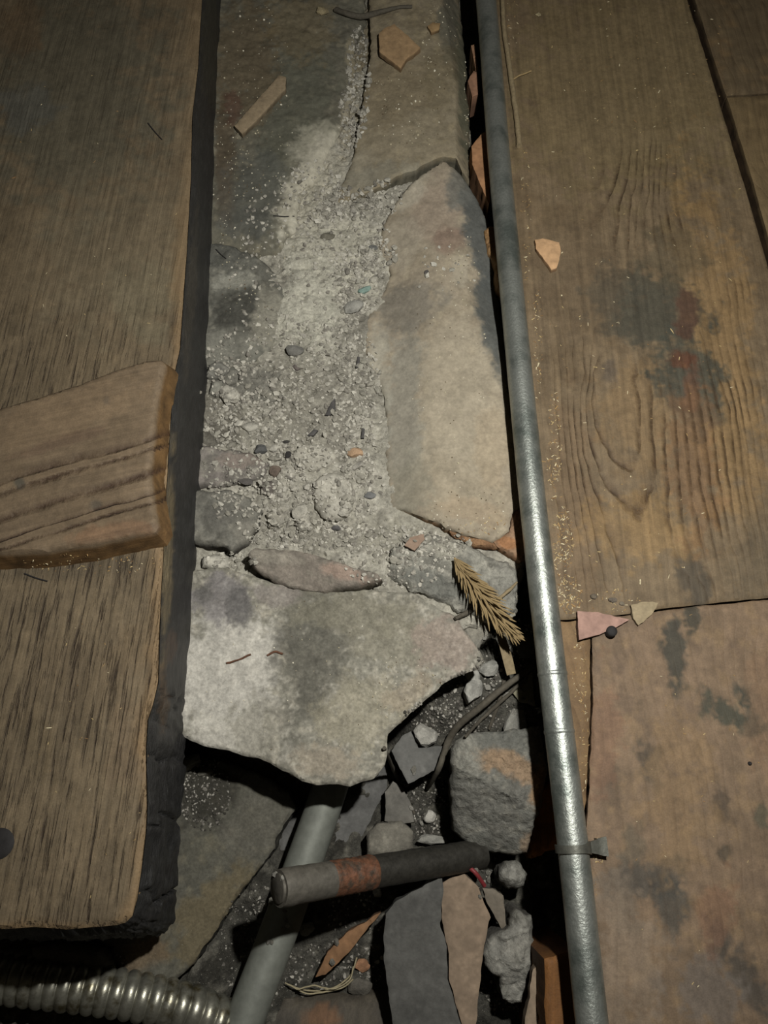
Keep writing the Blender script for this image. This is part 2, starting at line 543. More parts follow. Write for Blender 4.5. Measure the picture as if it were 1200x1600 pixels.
GRAIN = [
 (1, [(992, 560), (990, 592), (1000, 637), (1000, 686), (990, 722), (976, 726), (947, 698), (931, 665), (925, 625), (927, 584)]),
 (0.3, [(960, 570), (962, 610), (964, 650), (968, 690)]),
 (2, [(1008, 527), (1014, 576), (1018, 617), (1017, 665), (1022, 706), (1022, 759), (1012, 779), (988, 790), (962, 778)]),
 (1.5, [(985, 755)]), (2.45, [(1010, 850), (985, 840), (1000, 910)]),
 (3, [(1039, 665), (1039, 706), (1043, 767), (1049, 828), (1057, 868), (1077, 901), (1096, 945)]),
 (4, [(1057, 669), (1059, 726), (1065, 787), (1071, 840), (1090, 901), (1106, 940)]),
 (5, [(1071, 665), (1077, 726), (1090, 808), (1102, 868), (1118, 925)]),
 (6, [(1083, 657), (1094, 747), (1110, 828), (1130, 909)]),
 (7, [(1098, 653), (1110, 747), (1126, 828), (1146, 901)]),
 (8, [(1110, 649), (1122, 747), (1142, 848), (1160, 925)]),
 (10, [(1140, 640), (1152, 740), (1172, 850)]),
 (12, [(1110, 373), (1122, 442), (1134, 523), (1150, 604), (1163, 665), (1175, 767), (1200, 900)]),
 (14, [(1140, 373), (1150, 450), (1165, 550), (1184, 650), (1205, 770)]),
 (17, [(1170, 390), (1190, 500), (1215, 640), (1240, 800)]),
 (3, [(911, 531), (917, 584), (908, 650), (911, 706), (923, 747), (937, 787), (955, 848), (975, 930)]),
 (4, [(895, 560), (897, 645), (903, 706), (919, 787), (931, 848), (945, 909)]),
 (6, [(874, 560), (882, 680), (897, 787), (915, 909)]),
 (8, [(855, 560), (862, 680), (876, 800), (892, 920)]),
 (2, [(971, 168), (972, 217), (969, 252), (955, 301), (930, 340), (908, 346)]),
 (1, [(950, 230), (935, 290), (900, 310)]),
 (3, [(986, 224), (979, 280), (969, 315), (962, 371), (962, 402)]), (4, [(997, 224), (993, 280), (985, 332), (983, 378), (985, 420)]),
 (5, [(1007, 224), (1004, 280), (995, 332), (993, 378)]), (6, [(1018, 217), (1014, 297), (1007, 350), (1021, 420)]),
 (7, [(1025, 217), (1021, 297), (1021, 350), (1032, 420)]), (8, [(1034, 210), (1030, 297), (1037, 367)]), (9, [(1041, 210), (1039, 297), (1046, 350)]),
 (3, [(900, 400)]), (4, [(880, 440)]), (11, [(1075, 250)]), (13, [(1110, 250)])]
_gp = np.array([p for v, L_ in GRAIN for p in L_], float); _gv = np.array([v for v, L_ in GRAIN for p in L_], float)
_gs = np.array([1.0, 0.45])
_gd = np.linalg.norm((_gp[:, None] - _gp[None]) * _gs, axis=2)
_gA = np.block([[_gd + 0.4 * np.eye(len(_gp)), np.ones((len(_gp), 1))], [np.ones((1, len(_gp))), np.zeros((1, 1))]])
_gw = np.linalg.solve(_gA, np.concatenate([_gv, [0]]))
def ringA(x, y, P):
    q = np.stack([x, y], 1); out = np.full(len(q), _gw[-1] + 0.88)
    for p, w in zip(_gp, _gw[:-1]):
        out += w * np.sqrt((((q - p) * _gs) ** 2).sum(1))
    return out + 0.10 * fbm(P, 60, 2, 5)
def grainA(x, y, P):
    m = 0.10 + 1.0 * np.exp(-(((x - 1005) / 75) ** 2 + ((y - 310) / 100) ** 2) ** 2) + 1.0 * np.exp(-(((x - 1050) / 130) ** 2 + ((y - 740) / 190) ** 2) ** 2) + 0.7 * np.exp(-(((x - 965) / 70) ** 2 + ((y - 650) / 150) ** 2) ** 2)
    m += 0.5 * np.exp(-(((x - 900) / 40) ** 2 + ((y - 720) / 200) ** 2)) + 0.6 * np.exp(-(((x - 1150) / 40) ** 2 + ((y - 560) / 180) ** 2))
    m *= 1 - 0.85 * np.exp(-(((x - 1010) / 100) ** 2 + ((y - 485) / 75) ** 2) ** 2)
    m *= smooth(80, 260, y) * (0.75 + 0.5 * fbm(P, 25, 3, 6))
    return np.clip(m, 0, 1)
wood = (106, 91, 70)
plankA_col = paint(wood, blobs=[
    (1000, 130, 260, 200, 0, (112, 98, 68), .5), (1120, 560, 70, 320, -8, (126, 101, 66), .6), (1000, 640, 75, 110, 0, (120, 98, 68), .5),
    (1010, 485, 95, 75, 10, (64, 62, 52), .9), (1075, 590, 55, 95, -15, (62, 62, 53), .9), (1050, 400, 60, 60, 0, (78, 70, 54), .6),
    (1072, 490, 20, 48, 0, (76, 55, 42), .85), (1078, 600, 17, 46, 5, (80, 58, 44), .8), (1062, 560, 26, 20, 0, (78, 48, 32), .8),
    (952, 580, 17, 28, 0, (84, 74, 62), .8), (968, 840, 18, 42, -15, (80, 72, 62), .8), (1080, 905, 26, 48, -25, (66, 60, 50), .8), (960, 680, 12, 40, -15, (98, 84, 64), .5),
    (905, 440, 80, 120, 0, (92, 78, 60), .45), (900, 800, 40, 200, -5, (98, 78, 56), .4), (1000, 830, 100, 60, 0, (132, 106, 68), .5),
    (1085, 720, 45, 140, -8, (108, 80, 54), .5), (1190, 880, 60, 90, 0, (84, 74, 58), .6), (900, 200, 90, 120, 0, (104, 90, 66), .4)],
    mottle=((28, (92, 77, 56), .5, -.2, .7), (90, (80, 66, 48), .35, .1, .8)), side=(70, 52, 34), seed=3)
A_poly = [(748, -200), (1018, -200), (1075, 0), (1104, 90), (1130, 175), (1160, 275), (1185, 360), (1216, 470), (1245, 570), (1300, 760), (1300, 922),
          (1200, 934), (1110, 942), (1040, 950), (985, 958), (884, 968), (860, 968), (828, 640), (795, 300)]
slab('plank', A_poly, 0.0, 0.026, plankA_col, M['plank'], floor, res=0.0027, jit=0.0004, jsc=60, rnd=0.002, rough=((0.0006, 14),),
     attrs={'ring': ringA, 'grain': grainA}, sidej=0.0006, seed=1)['label'] = 'board with oval cathedral grain and dark rusty stain'
def ring_s(x, y, P): return P[:, 0] * 95 + 2.0 * fbm(P, 6, 3, 8) + P[:, 1] * 6
def g_low(x, y, P): return np.full(len(P), 0.28)
B_col = paint((92, 79, 59), mottle=((25, (86, 72, 52), .6, -.2, .7), (70, (122, 98, 66), .4, .1, .8)), side=(60, 46, 30), seed=9)
slab('plank', [(1137, 151), (1200, 147), (1330, 142), (1330, 800), (1262, 570), (1232, 470), (1202, 372), (1174, 270), (1146, 180)],
     0.0, 0.026, paint((104, 88, 62), mottle=((25, (88, 74, 52), .6, -.2, .7),), side=(60, 46, 30), seed=10), M['plank'], floor, res=0.006, jit=0.0004, rnd=0.002,
     attrs={'ring': ring_s, 'grain': g_low}, seed=2)
slab('plank', [(1030, -200), (1330, -200), (1330, 139), (1200, 144), (1136, 148), (1116, 90), (1088, 0)], 0.0, 0.026, B_col, M['plank'], floor, res=0.006, jit=0.0004,
     rnd=0.002, attrs={'ring': ring_s, 'grain': g_low}, seed=3)
C_col = paint((110, 92, 73), blobs=[
    (1055, 1030, 18, 62, -3, (60, 57, 48), .95), (1080, 960, 15, 32, 0, (56, 53, 44), .9), (1140, 1115, 54, 30, 20, (52, 55, 46), .85), (1165, 1100, 16, 44, -20, (50, 53, 46), .85), (1105, 1100, 14, 24, 10, (58, 58, 48), .8),
    (1015, 1195, 20, 54, -12, (72, 64, 53), .8), (1020, 1380, 64, 40, 0, (66, 62, 55), .85), (1050, 1405, 30, 52, 0, (62, 60, 54), .8), (1125, 1250, 14, 36, -10, (70, 60, 49), .75), (950, 1230, 22, 60, 0, (88, 74, 60), .6), (980, 1420, 24, 36, 0, (80, 72, 60), .6),
    (1165, 1520, 24, 92, -35, (60, 56, 50), .8), (1130, 1330, 12, 18, 0, (70, 62, 50), .8), (1090, 1550, 60, 60, 0, (96, 88, 80), .7), (980, 1500, 60, 120, 0, (118, 104, 88), .6),
    (1190, 1270, 12, 26, 0, (74, 70, 56), .8), (1120, 1420, 30, 60, 10, (110, 80, 60), .5), (1060, 1250, 60, 140, 0, (118, 96, 68), .5), (940, 1150, 30, 100, 0, (112, 84, 64), .5),
    (990, 1320, 24, 30, 0, (88, 80, 66), .6), (1195, 1100, 40, 90, 0, (116, 92, 70), .4)],
    mottle=((32, (94, 79, 62), .65, -.2, .6), (100, (122, 101, 74), .45, .15, .8), (60, (84, 70, 58), .4, .2, .8)), side=(88, 62, 38), seed=21, warp=.5)
slab('plank', [(926, 966), (985, 961), (1040, 953), (1110, 945), (1200, 937), (1300, 925), (1300, 1700), (952, 1700), (946, 1600), (936, 1480), (926, 1400), (916, 1310), (921, 1230), (927, 1100), (925, 1000)],
     0.0, 0.026, C_col, M['plank_worn'], floor, res=0.0027, jit=0.0007, jsc=90, rnd=0.002, rough=((0.0006, 16),),
     attrs={'ring': ring_s, 'grain': lambda x, y, P: np.full(len(P), 0.16)}, seed=4)['label'] = 'worn butt-ended board with dark smudges'
slab('plank', [(864, 971), (884, 971), (922, 966), (922, 1000), (923, 1100), (917, 1230), (911, 1310), (918, 1400), (930, 1480), (940, 1600), (946, 1700), (925, 1700), (905, 1480), (884, 1240)],
     -0.001, 0.026, paint((112, 90, 62), mottle=((60, (90, 70, 48), .7, -.2, .6),), side=(132, 96, 56), seed=5), M['plank_worn'], floor, res=0.004, jit=0.0009, jsc=150, rnd=0.0015,
     attrs={'ring': ring_s, 'grain': lambda x, y, P: np.full(len(P), 0.3)}, seed=5)['label'] = 'narrow split strip of board beside the conduit'

# ---- ground under the rubble --------------------------------------
def zbed(x, y):
    z = np.full(np.shape(x), -0.150)
    up = (1 - smooth(1090, 1260, y)) * smooth(600, 700, x)
    z = z + 0.062 * up
    z = z + 0.03 * smooth(1480, 1600, y) * (1 - smooth(350, 560, x))
    z = z - 0.22 * smooth(838, 862, x + 0.02 * (1300 - y)) * smooth(860, 1000, y)
    return z
bx = np.arange(-0.60, 0.42, 0.0035); by = np.concatenate([np.arange(-0.36, 1.06, 0.0035), np.arange(1.06, 2.2, 0.03)])
X, Y = np.meshgrid(bx, by)
P0 = np.stack([X.ravel(), Y.ravel(), np.full(X.size, -0.11)], 1)
pp = proj(P0)
Z = zbed(pp[:, 0], pp[:, 1]) + 0.007 * fbm(P0, 35, 4, 40) + 0.0035 * np.abs(fbm(P0, 120, 3, 41)) + 0.002 * fbm(P0, 260, 2, 42)
Z = np.where(P0[:, 1] > 0.42, np.minimum(Z, -0.16), Z)
P0[:, 2] = Z
ny, nx = X.shape
idx = np.arange(nx * ny).reshape(ny, nx)
q = np.stack([idx[:-1, :-1], idx[:-1, 1:], idx[1:, 1:], idx[1:, :-1]], -1).reshape(-1, 4).tolist()
bedcol = paint((76, 74, 67), blobs=[(800, 1040, 90, 110, 0, (92, 90, 82), .6)], mottle=((40, (52, 50, 44), .8, -.3, .5), (140, (130, 126, 114), .6, .2, .7)), seed=33)
mesh_obj('ground', P0, q, M['soil'], None, bedcol(P0, proj(P0), np.zeros(len(P0))), None, True, None)
tag(bpy.data.objects['ground'], 'dark loose soil and grit at the bottom of the cavity', kind='structure')

# ---- the rubble wall head: mortar bed and bedded stones -----------
mort_poly = [(240, -200), (700, -200), (728, 60), (734, 160), (745, 262), (768, 345), (782, 460), (794, 600), (805, 720), (816, 800), (818, 880),
             (806, 960), (720, 985), (560, 960), (300, 960), (225, 960)]
DUST = [
    (500, 262, 40, 60, 30, (168, 163, 147), .8), (470, 320, 44, 60, 20, (172, 167, 150), .8), (520, 400, 90, 80, 0, (176, 172, 156), .8), (480, 490, 66, 90, 0, (178, 175, 160), .85), (555, 110, 14, 50, -8, (150, 140, 116), .6), (545, 190, 14, 60, 6, (160, 152, 132), .7)]
mort_col = paint((156, 152, 139), blobs=DUST + [
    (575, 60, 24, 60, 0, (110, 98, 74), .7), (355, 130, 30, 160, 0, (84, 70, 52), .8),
    (430, 620, 110, 100, 0, (128, 124, 112), .6), (345, 640, 40, 60, 0, (98, 94, 84), .7), (385, 600, 70, 36, 10, (112, 110, 102), .7), (330, 690, 24, 30, 0, (84, 80, 72), .7), (520, 660, 40, 60, 0, (120, 116, 106), .6), (560, 560, 40, 90, 0, (112, 108, 98), .5),
    (500, 830, 150, 40, 5, (134, 130, 118), .5), (620, 840, 60, 50, 0, (150, 146, 132), .6), (725, 200, 14, 100, 0, (120, 114, 98), .5)],
    mottle=((45, (126, 122, 111), .7, -.1, .6), (150, (182, 178, 165), .6, .1, .7), (90, (88, 84, 76), .5, .35, .9)), side=(96, 90, 80), seed=14)
def mort_z(x, y, P):
    pit = -0.008 * (1 - smooth(0, 1, np.hypot((x - 345) / 50, (y - 860) / 26)))
    groove = -0.006 * np.exp(-((x - (575 - 0.15 * y)) / 22) ** 2) * (1 - smooth(180, 260, y))
    right = -0.022 * smooth(676, 700, x) * (1 - smooth(800, 830, y))
    return right + pit + groove + 0.0022 * np.abs(fbm(P, 210, 3, 90)) - 0.0025 * smooth(.15, .7, fbm(P, 120, 3, 91))
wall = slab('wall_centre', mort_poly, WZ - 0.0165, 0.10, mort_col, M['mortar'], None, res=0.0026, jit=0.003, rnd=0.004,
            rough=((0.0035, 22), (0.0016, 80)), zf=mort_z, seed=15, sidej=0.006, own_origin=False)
tag(wall, 'crumbling pale mortar head of the rubble wall running up the middle', kind='structure')
def wstone(poly, z, thick, col, mat='stone', label=None, **kw):
    o = slab('stone', poly, WZ + z, thick, col, M[mat], wall, **kw)
    if label: o['label'] = label
    return o
dirt = (84, 80, 70)
# upper left dark stone
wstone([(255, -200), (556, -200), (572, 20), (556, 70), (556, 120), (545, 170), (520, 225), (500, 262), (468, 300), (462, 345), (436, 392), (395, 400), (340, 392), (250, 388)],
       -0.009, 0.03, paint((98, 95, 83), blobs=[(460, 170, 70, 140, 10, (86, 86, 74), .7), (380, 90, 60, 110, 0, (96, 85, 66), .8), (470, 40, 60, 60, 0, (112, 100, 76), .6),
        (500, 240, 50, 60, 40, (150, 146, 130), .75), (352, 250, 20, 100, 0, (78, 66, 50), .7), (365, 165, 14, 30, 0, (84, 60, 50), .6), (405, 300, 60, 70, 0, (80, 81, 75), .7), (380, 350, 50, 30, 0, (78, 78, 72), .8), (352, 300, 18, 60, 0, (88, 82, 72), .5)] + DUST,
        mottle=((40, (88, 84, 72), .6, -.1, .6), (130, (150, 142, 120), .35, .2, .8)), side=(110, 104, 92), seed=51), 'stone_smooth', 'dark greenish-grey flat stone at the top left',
       rough=((0.0022, 25), (0.0011, 110), (0.0006, 260)), rnd=0.003, jit=0.004, jsc=60, seed=52, zf=lambda x, y, P: -0.00035 * np.maximum(0, x + 18 - np.interp(y, [0, 80, 200, 250, 300, 390], [578, 556, 540, 505, 482, 462])) - 0.00018 * np.maximum(0, y - 350))
# left middle dark stone
wstone([(240, 372), (345, 378), (400, 398), (436, 425), (442, 460), (432, 510), (420, 545), (385, 572), (340, 588), (240, 590)], -0.0085, 0.03,
       paint((98, 97, 89), blobs=[(382, 482, 62, 44, -15, (66, 65, 59), .9), (365, 440, 40, 16, -10, (150, 148, 136), .6), (350, 540, 60, 30, 0, (120, 118, 108), .6), (420, 500, 30, 50, 0, (144, 140, 126), .6), (345, 400, 50, 24, 0, (80, 80, 74), .7)],
             mottle=((60, (88, 86, 78), .6, -.1, .5), (170, (150, 146, 132), .4, .2, .8)), side=(110, 106, 96), seed=55), 'stone', 'dark blotched stone beside the beam',
       rough=((0.003, 30), (0.0013, 110), (0.0006, 260)), rnd=0.003, jit=0.004, jsc=60, seed=56, zf=lambda x, y, P: -0.0002 * np.maximum(0, x - 395) - 0.00016 * np.maximum(0, y - 530))
# upper right stone with sloping right side
def zA(x, y, P):
    xl = np.interp(y, [-200, 0, 50, 130, 235, 270], [672, 690, 699, 711, 713, 716])
    return -0.0009 * np.maximum(0, x - xl) - 0.00016 * np.maximum(0, 620 - x)
wstone([(566, -200), (706, -200), (727, 20), (733, 80), (736, 150), (737, 230), (736, 262), (722, 260), (712, 246), (692, 244), (672, 252), (650, 264), (620, 275), (590, 288), (552, 296), (526, 300), (522, 288),
        (540, 262), (552, 225), (562, 180), (572, 120), (580, 60)], 0.0, 0.035,
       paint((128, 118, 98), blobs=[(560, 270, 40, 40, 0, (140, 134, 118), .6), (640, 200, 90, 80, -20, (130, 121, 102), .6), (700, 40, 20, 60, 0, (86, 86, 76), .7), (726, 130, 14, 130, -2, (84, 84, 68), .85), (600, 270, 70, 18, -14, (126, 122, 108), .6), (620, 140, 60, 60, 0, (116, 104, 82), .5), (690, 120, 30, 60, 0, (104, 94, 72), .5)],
             mottle=((50, (108, 98, 78), .6, -.1, .6), (130, (146, 134, 106), .4, .1, .8)), side=(100, 96, 82), seed=61), 'stone_smooth', 'flat brown-grey stone with a sloping dark right side',
       rough=((0.0015, 25), (0.0006, 120)), rnd=0.002, jit=0.0016, zf=zA, seed=62, g=(0, 0.0))
# big right tan stone
def zB(x, y, P):
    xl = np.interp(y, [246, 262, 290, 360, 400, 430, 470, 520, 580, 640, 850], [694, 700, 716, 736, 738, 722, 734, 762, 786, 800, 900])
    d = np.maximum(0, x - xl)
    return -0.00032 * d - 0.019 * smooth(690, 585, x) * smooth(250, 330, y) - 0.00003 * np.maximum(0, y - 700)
wstone([(692, 250), (712, 258), (728, 274), (745, 296), (762, 328), (774, 372), (780, 430), (786, 490), (793, 560), (799, 640), (806, 720), (814, 790), (802, 800), (797, 828), (772, 843), (740, 836), (702, 822),
        (664, 805), (632, 789), (606, 783), (603, 720), (604, 650), (600, 600), (588, 568), (574, 552), (568, 520), (570, 488), (584, 462), (600, 436), (610, 414), (606, 398), (596, 382), (592, 360), (600, 330), (622, 300), (656, 272)],
       0.002, 0.04,
       paint((138, 128, 111), blobs=[(710, 650, 90, 170, 0, (148, 139, 121), .7), (632, 660, 34, 180, 2, (128, 125, 114), .7), (590, 640, 24, 160, 2, (150, 147, 134), .6), (640, 480, 60, 44, -20, (110, 105, 95), .75), (680, 330, 50, 60, 20, (140, 126, 111), .6), (630, 380, 36, 50, 10, (150, 142, 126), .5), (640, 300, 22, 40, 40, (158, 152, 136), .6),
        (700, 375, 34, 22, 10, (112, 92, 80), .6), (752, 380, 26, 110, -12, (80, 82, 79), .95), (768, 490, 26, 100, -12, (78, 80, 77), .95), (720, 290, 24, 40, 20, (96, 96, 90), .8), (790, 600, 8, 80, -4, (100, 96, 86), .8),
        (720, 420, 16, 30, 0, (158, 150, 132), .6), (690, 760, 100, 50, 0, (134, 124, 106), .5), (740, 800, 60, 22, 12, (140, 124, 102), .5), (640, 760, 40, 60, 0, (124, 120, 106), .6), (770, 700, 30, 80, 0, (144, 130, 108), .5)],
        mottle=((45, (126, 116, 98), .5, -.1, .6), (120, (156, 146, 124), .4, .15, .8)), side=(150, 116, 84), seed=66, warp=.28), 'stone_smooth', 'large smooth tan stone with a dark bevelled right edge',
       rough=((0.0016, 22), (0.0007, 90)), rnd=0.0028, jit=0.0016, zf=zB, seed=67, res=0.0024)
# orange corner brick under its lower right end
o = slab('brick', [(803, 796), (816, 790), (822, 830), (829, 872), (814, 876), (797, 866), (776, 852), (772, 846), (797, 830)], WZ - 0.004, 0.04,
     paint((130, 105, 83), blobs=[(790, 846, 20, 10, 20, (136, 94, 60), .7)], mottle=((90, (130, 96, 70), .6, -.1, .6),), side=(128, 94, 64), seed=70), M['stone'], wall, rough=((0.001, 60),), jit=0.0012, seed=71, res=0.002)
o['label'] = 'broken orange brick corner'
# orange broken lip under the tan stone
wstone([(690, 812), (705, 822), (740, 836), (770, 846), (792, 836), (796, 846), (776, 856), (740, 852), (712, 838), (692, 824)], -0.008, 0.02,
       paint((134, 104, 76), mottle=((120, (112, 84, 62), .7, -.1, .5),), side=(120, 80, 50), seed=72), 'rough', 'orange broken stone lip', rough=((0.0025, 90),), jit=0.002, rnd=0.003, seed=73, res=0.0018)
# rough grey stone below
wstone([(612, 858), (640, 838), (690, 832), (720, 846), (760, 862), (800, 876), (812, 890), (812, 952), (786, 962), (750, 960), (718, 952), (690, 940), (660, 925), (628, 915), (604, 898)], -0.007, 0.05,
       paint((136, 134, 124), blobs=[(690, 915, 70, 22, 20, (98, 98, 92), .8), (780, 920, 40, 40, 0, (124, 122, 114), .6), (700, 860, 26, 20, 0, (156, 152, 138), .6)],
             mottle=((70, (104, 102, 94), .7, -.1, .5), (160, (164, 160, 148), .5, .1, .7)), side=(104, 100, 92), seed=75), 'rough', 'rough fractured grey stone under the seed head',
       rough=((0.006, 28), (0.003, 90), (0.0012, 240)), rnd=0.008, jit=0.004, seed=76, res=0.0018)
# thin ledge stone standing on edge
def zD(x, y, P):
    t = (y - np.interp(x, [388, 470, 592], [862, 864, 899])) / 42
    return -0.016 * np.clip(t, 0, 1) * (1 - smooth(500, 580, x) * .6) + 0.004
wstone([(386, 866), (400, 858), (430, 857), (470, 863), (520, 876), (560, 889), (590, 899), (597, 906), (575, 913), (545, 916), (505, 920), (470, 916), (440, 908), (408, 896), (394, 882)], 0.008, 0.04,
       paint((124, 116, 106), blobs=[(550, 898, 50, 12, 14, (150, 130, 116), .7), (430, 872, 50, 12, 8, (140, 134, 122), .6)], mottle=((60, (92, 88, 80), .6, -.1, .5), (150, (150, 144, 130), .4, .2, .8)), side=(110, 104, 94), seed=80), 'stone', 'thin wedge of stone tilted on edge above the big slab',
       rough=((0.0018, 60),), zf=zD, rnd=0.003, jit=0.0014, seed=81, res=0.002)
# lower left stones
wstone([(240, 768), (330, 764), (358, 764), (390, 776), (408, 796), (402, 824), (385, 846), (362, 858), (335, 850), (240, 840)], -0.003, 0.03,
       paint((104, 102, 94), blobs=[(340, 800, 30, 24, 0, (86, 84, 78), .7), (385, 830, 20, 20, 0, (124, 120, 110), .6)], mottle=((80, (80, 78, 72), .6, -.1, .5), (160, (140, 136, 124), .4, .2, .8)), side=(70, 66, 60), seed=84), 'stone', 'dark grey stone low down beside the beam',
       rough=((0.003, 50), (0.001, 160)), rnd=0.006, jit=0.002, seed=85)
wstone([(240, 694), (330, 696), (360, 698), (392, 706), (420, 722), (410, 742), (380, 754), (330, 757), (240, 757)], -0.009, 0.03,
       paint((116, 110, 104), blobs=[(375, 718, 40, 14, 0, (134, 122, 112), .6)], mottle=((70, (92, 90, 82), .6, -.1, .5), (160, (152, 148, 134), .4, .2, .8)), side=(90, 86, 78), seed=87), 'stone', 'small pinkish-grey stone beside the beam',
       rough=((0.003, 50), (0.001, 160)), rnd=0.006, jit=0.002, seed=88)
wstone([(455, 704), (474, 692), (498, 690), (522, 697), (526, 714), (508, 728), (484, 734), (462, 726)], -0.0085, 0.02,
       paint((162, 158, 146), mottle=((90, (132, 128, 116), .6, -.1, .6),), seed=90), 'stone', 'pale rounded stone set in mortar, upper of two', rough=((0.0025, 60),), rnd=0.008, jit=0.002, seed=91, res=0.002, soft=1)
wstone([(488, 752), (502, 738), (526, 734), (546, 744), (556, 770), (550, 798), (528, 810), (504, 806), (490, 788)], -0.0055, 0.025,
       paint((160, 156, 144), mottle=((90, (128, 124, 112), .6, -.1, .6),), seed=92), 'stone', 'pale rounded stone set in mortar, lower of two', rough=((0.003, 60),), rnd=0.009, jit=0.002, seed=93, res=0.002, soft=1)
for k, (poly, c) in enumerate([([(338, 606), (352, 596), (366, 602), (374, 612), (362, 626), (348, 622)], (164, 160, 148)), ([(322, 566), (345, 560), (358, 574), (344, 586), (322, 584)], (118, 116, 108)), ([(328, 592), (346, 590), (350, 606), (338, 616), (326, 610)], (128, 126, 116)),
                              ([(456, 806), (472, 794), (486, 804), (484, 824), (466, 828)], (152, 148, 136)), ([(404, 752), (424, 748), (434, 760), (424, 774), (406, 770)], (96, 90, 84)), ([(332, 862), (352, 866), (356, 884), (334, 890), (314, 884), (316, 868)], (166, 162, 150)), ([(412, 800), (432, 790), (448, 802), (440, 820), (420, 822)], (140, 136, 124))]):
    wstone(poly, -0.008, 0.02, paint(c, mottle=((120, tuple(q * .8 for q in c), .7, -.1, .6),), seed=95 + k), 'stone', None, rough=((0.003, 70),), rnd=0.006, jit=0.0015, seed=96 + k, res=0.0022)

# =================================================================== TIMBER
TZ = 0.070
top_e = [(327, -200), (316, 0), (310, 105), (301, 180), (299, 280), (292, 402), (287, 472), (282, 545), (272, 590), (265, 690), (258, 810), (256, 870), (252, 930), (250, 1000), (248, 1067), (240, 1100), (232, 1124), (229, 1169), (231, 1262), (229, 1300), (222, 1356), (215, 1405), (208, 1430), (196, 1442), (180, 1447)]
bot_e = [(356, -200), (347, 0), (342, 105), (339, 200), (335, 300), (331, 410), (328, 480), (325, 560), (322, 620), (318, 700), (313, 810), (308, 880), (303, 950), (297, 1000), (293, 1067), (290, 1110), (287, 1150), (285, 1180), (280, 1262), (277, 1310), (274, 1365), (270, 1405), (265, 1435), (259, 1450), (250, 1458)]
end_x = [150, 100, 50, 0, -60, -160]
Tt = unproj(top_e + [(x, 1449 + (4 if i % 2 else 0)) for i, x in enumerate(end_x)], TZ)
BZ = WZ - 0.029
Tb = unproj(bot_e + [(x + 60, 1460) for x in end_x], BZ)
def refine(W, k):
    L = np.concatenate([[0], np.cumsum(np.linalg.norm(np.diff(W, axis=0), axis=1))]); L /= L[-1]
    return L
n_e = len(top_e)
def dens(A, k1, k2):
    a = A[:n_e]; b = A[n_e - 1:]
    def rs(W, m):
        t = np.linspace(0, len(W) - 1, m)
        return np.stack([np.interp(t, np.arange(len(W)), W[:, q]) for q in range(3)], 1)
    return np.concatenate([rs(a, k1), rs(b, k2)[1:]], 0)
Tt = dens(Tt, 360, 120); Tb = dens(Tb, 360, 120)
nS = len(Tt)
far = np.array([-0.75, Tt[0, 1] + 0.15])
# top surface through slab(): outline = dense top edge plus outer corners
top_px = proj(Tt)
def timber_grain(x, y, P): return np.clip(0.25 + 0.75 * smooth(420, 620, y), 0, 1)
def edge_d(px):
    xe = np.interp(px[:, 1], top_px[:360, 1], top_px[:360, 0])
    return np.where(px[:, 1] < 1440, xe - px[:, 0], 99)
tcol0 = paint((104, 91, 71), blobs=[(110, 130, 170, 220, 0, (80, 77, 64), .7), (180, 400, 140, 160, 0, (104, 94, 75), .5), (220, 470, 60, 70, 0, (108, 100, 80), .5), (40, 170, 60, 40, 0, (84, 84, 78), .6), (30, 40, 40, 60, 0, (96, 76, 54), .5),  # first blob paints the torch's falloff at the upper left as darker olive
    (100, 885, 140, 22, -4, (84, 74, 58), .8), (20, 860, 30, 14, 0, (66, 58, 42), .8), (210, 1010, 40, 50, 0, (100, 84, 62), .4), (60, 1160, 30, 60, 0, (92, 80, 60), .5), (120, 1060, 90, 80, 0, (100, 86, 66), .4), (200, 1180, 40, 80, 0, (102, 85, 65), .4), (150, 1340, 90, 90, 0, (108, 94, 73), .5)],
    mottle=((25, (88, 77, 60), .5, -.2, .6), (80, (114, 99, 76), .4, .2, .8)), seed=101)
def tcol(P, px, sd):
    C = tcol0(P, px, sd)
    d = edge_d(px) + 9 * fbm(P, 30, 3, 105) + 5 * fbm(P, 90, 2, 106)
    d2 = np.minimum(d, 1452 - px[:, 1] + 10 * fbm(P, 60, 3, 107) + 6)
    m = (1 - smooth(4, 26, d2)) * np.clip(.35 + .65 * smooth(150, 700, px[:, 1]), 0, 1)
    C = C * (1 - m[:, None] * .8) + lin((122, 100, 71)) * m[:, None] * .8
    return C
char0 = paint((38, 37, 36), mottle=((30, (28, 28, 27), .6, -.2, .6), (120, (54, 54, 53), .5, .1, .8)), blobs=[(330, 60, 16, 110, 0, (52, 50, 40), .7), (262, 860, 10, 180, 2, (104, 92, 68), .75), (266, 1010, 10, 30, 0, (66, 50, 38), .7), (255, 1100, 8, 60, 0, (92, 70, 46), .5), (300, 450, 8, 140, 4, (66, 60, 50), .5)], seed=110)
V = []; Fc = []
R = 16
prof = []
for k in range(R + 1):
    t = k / R
    V.append(Tt * (1 - t) + Tb * t)
V = np.concatenate(V)
tt = np.repeat(np.arange(R + 1) / R, nS)
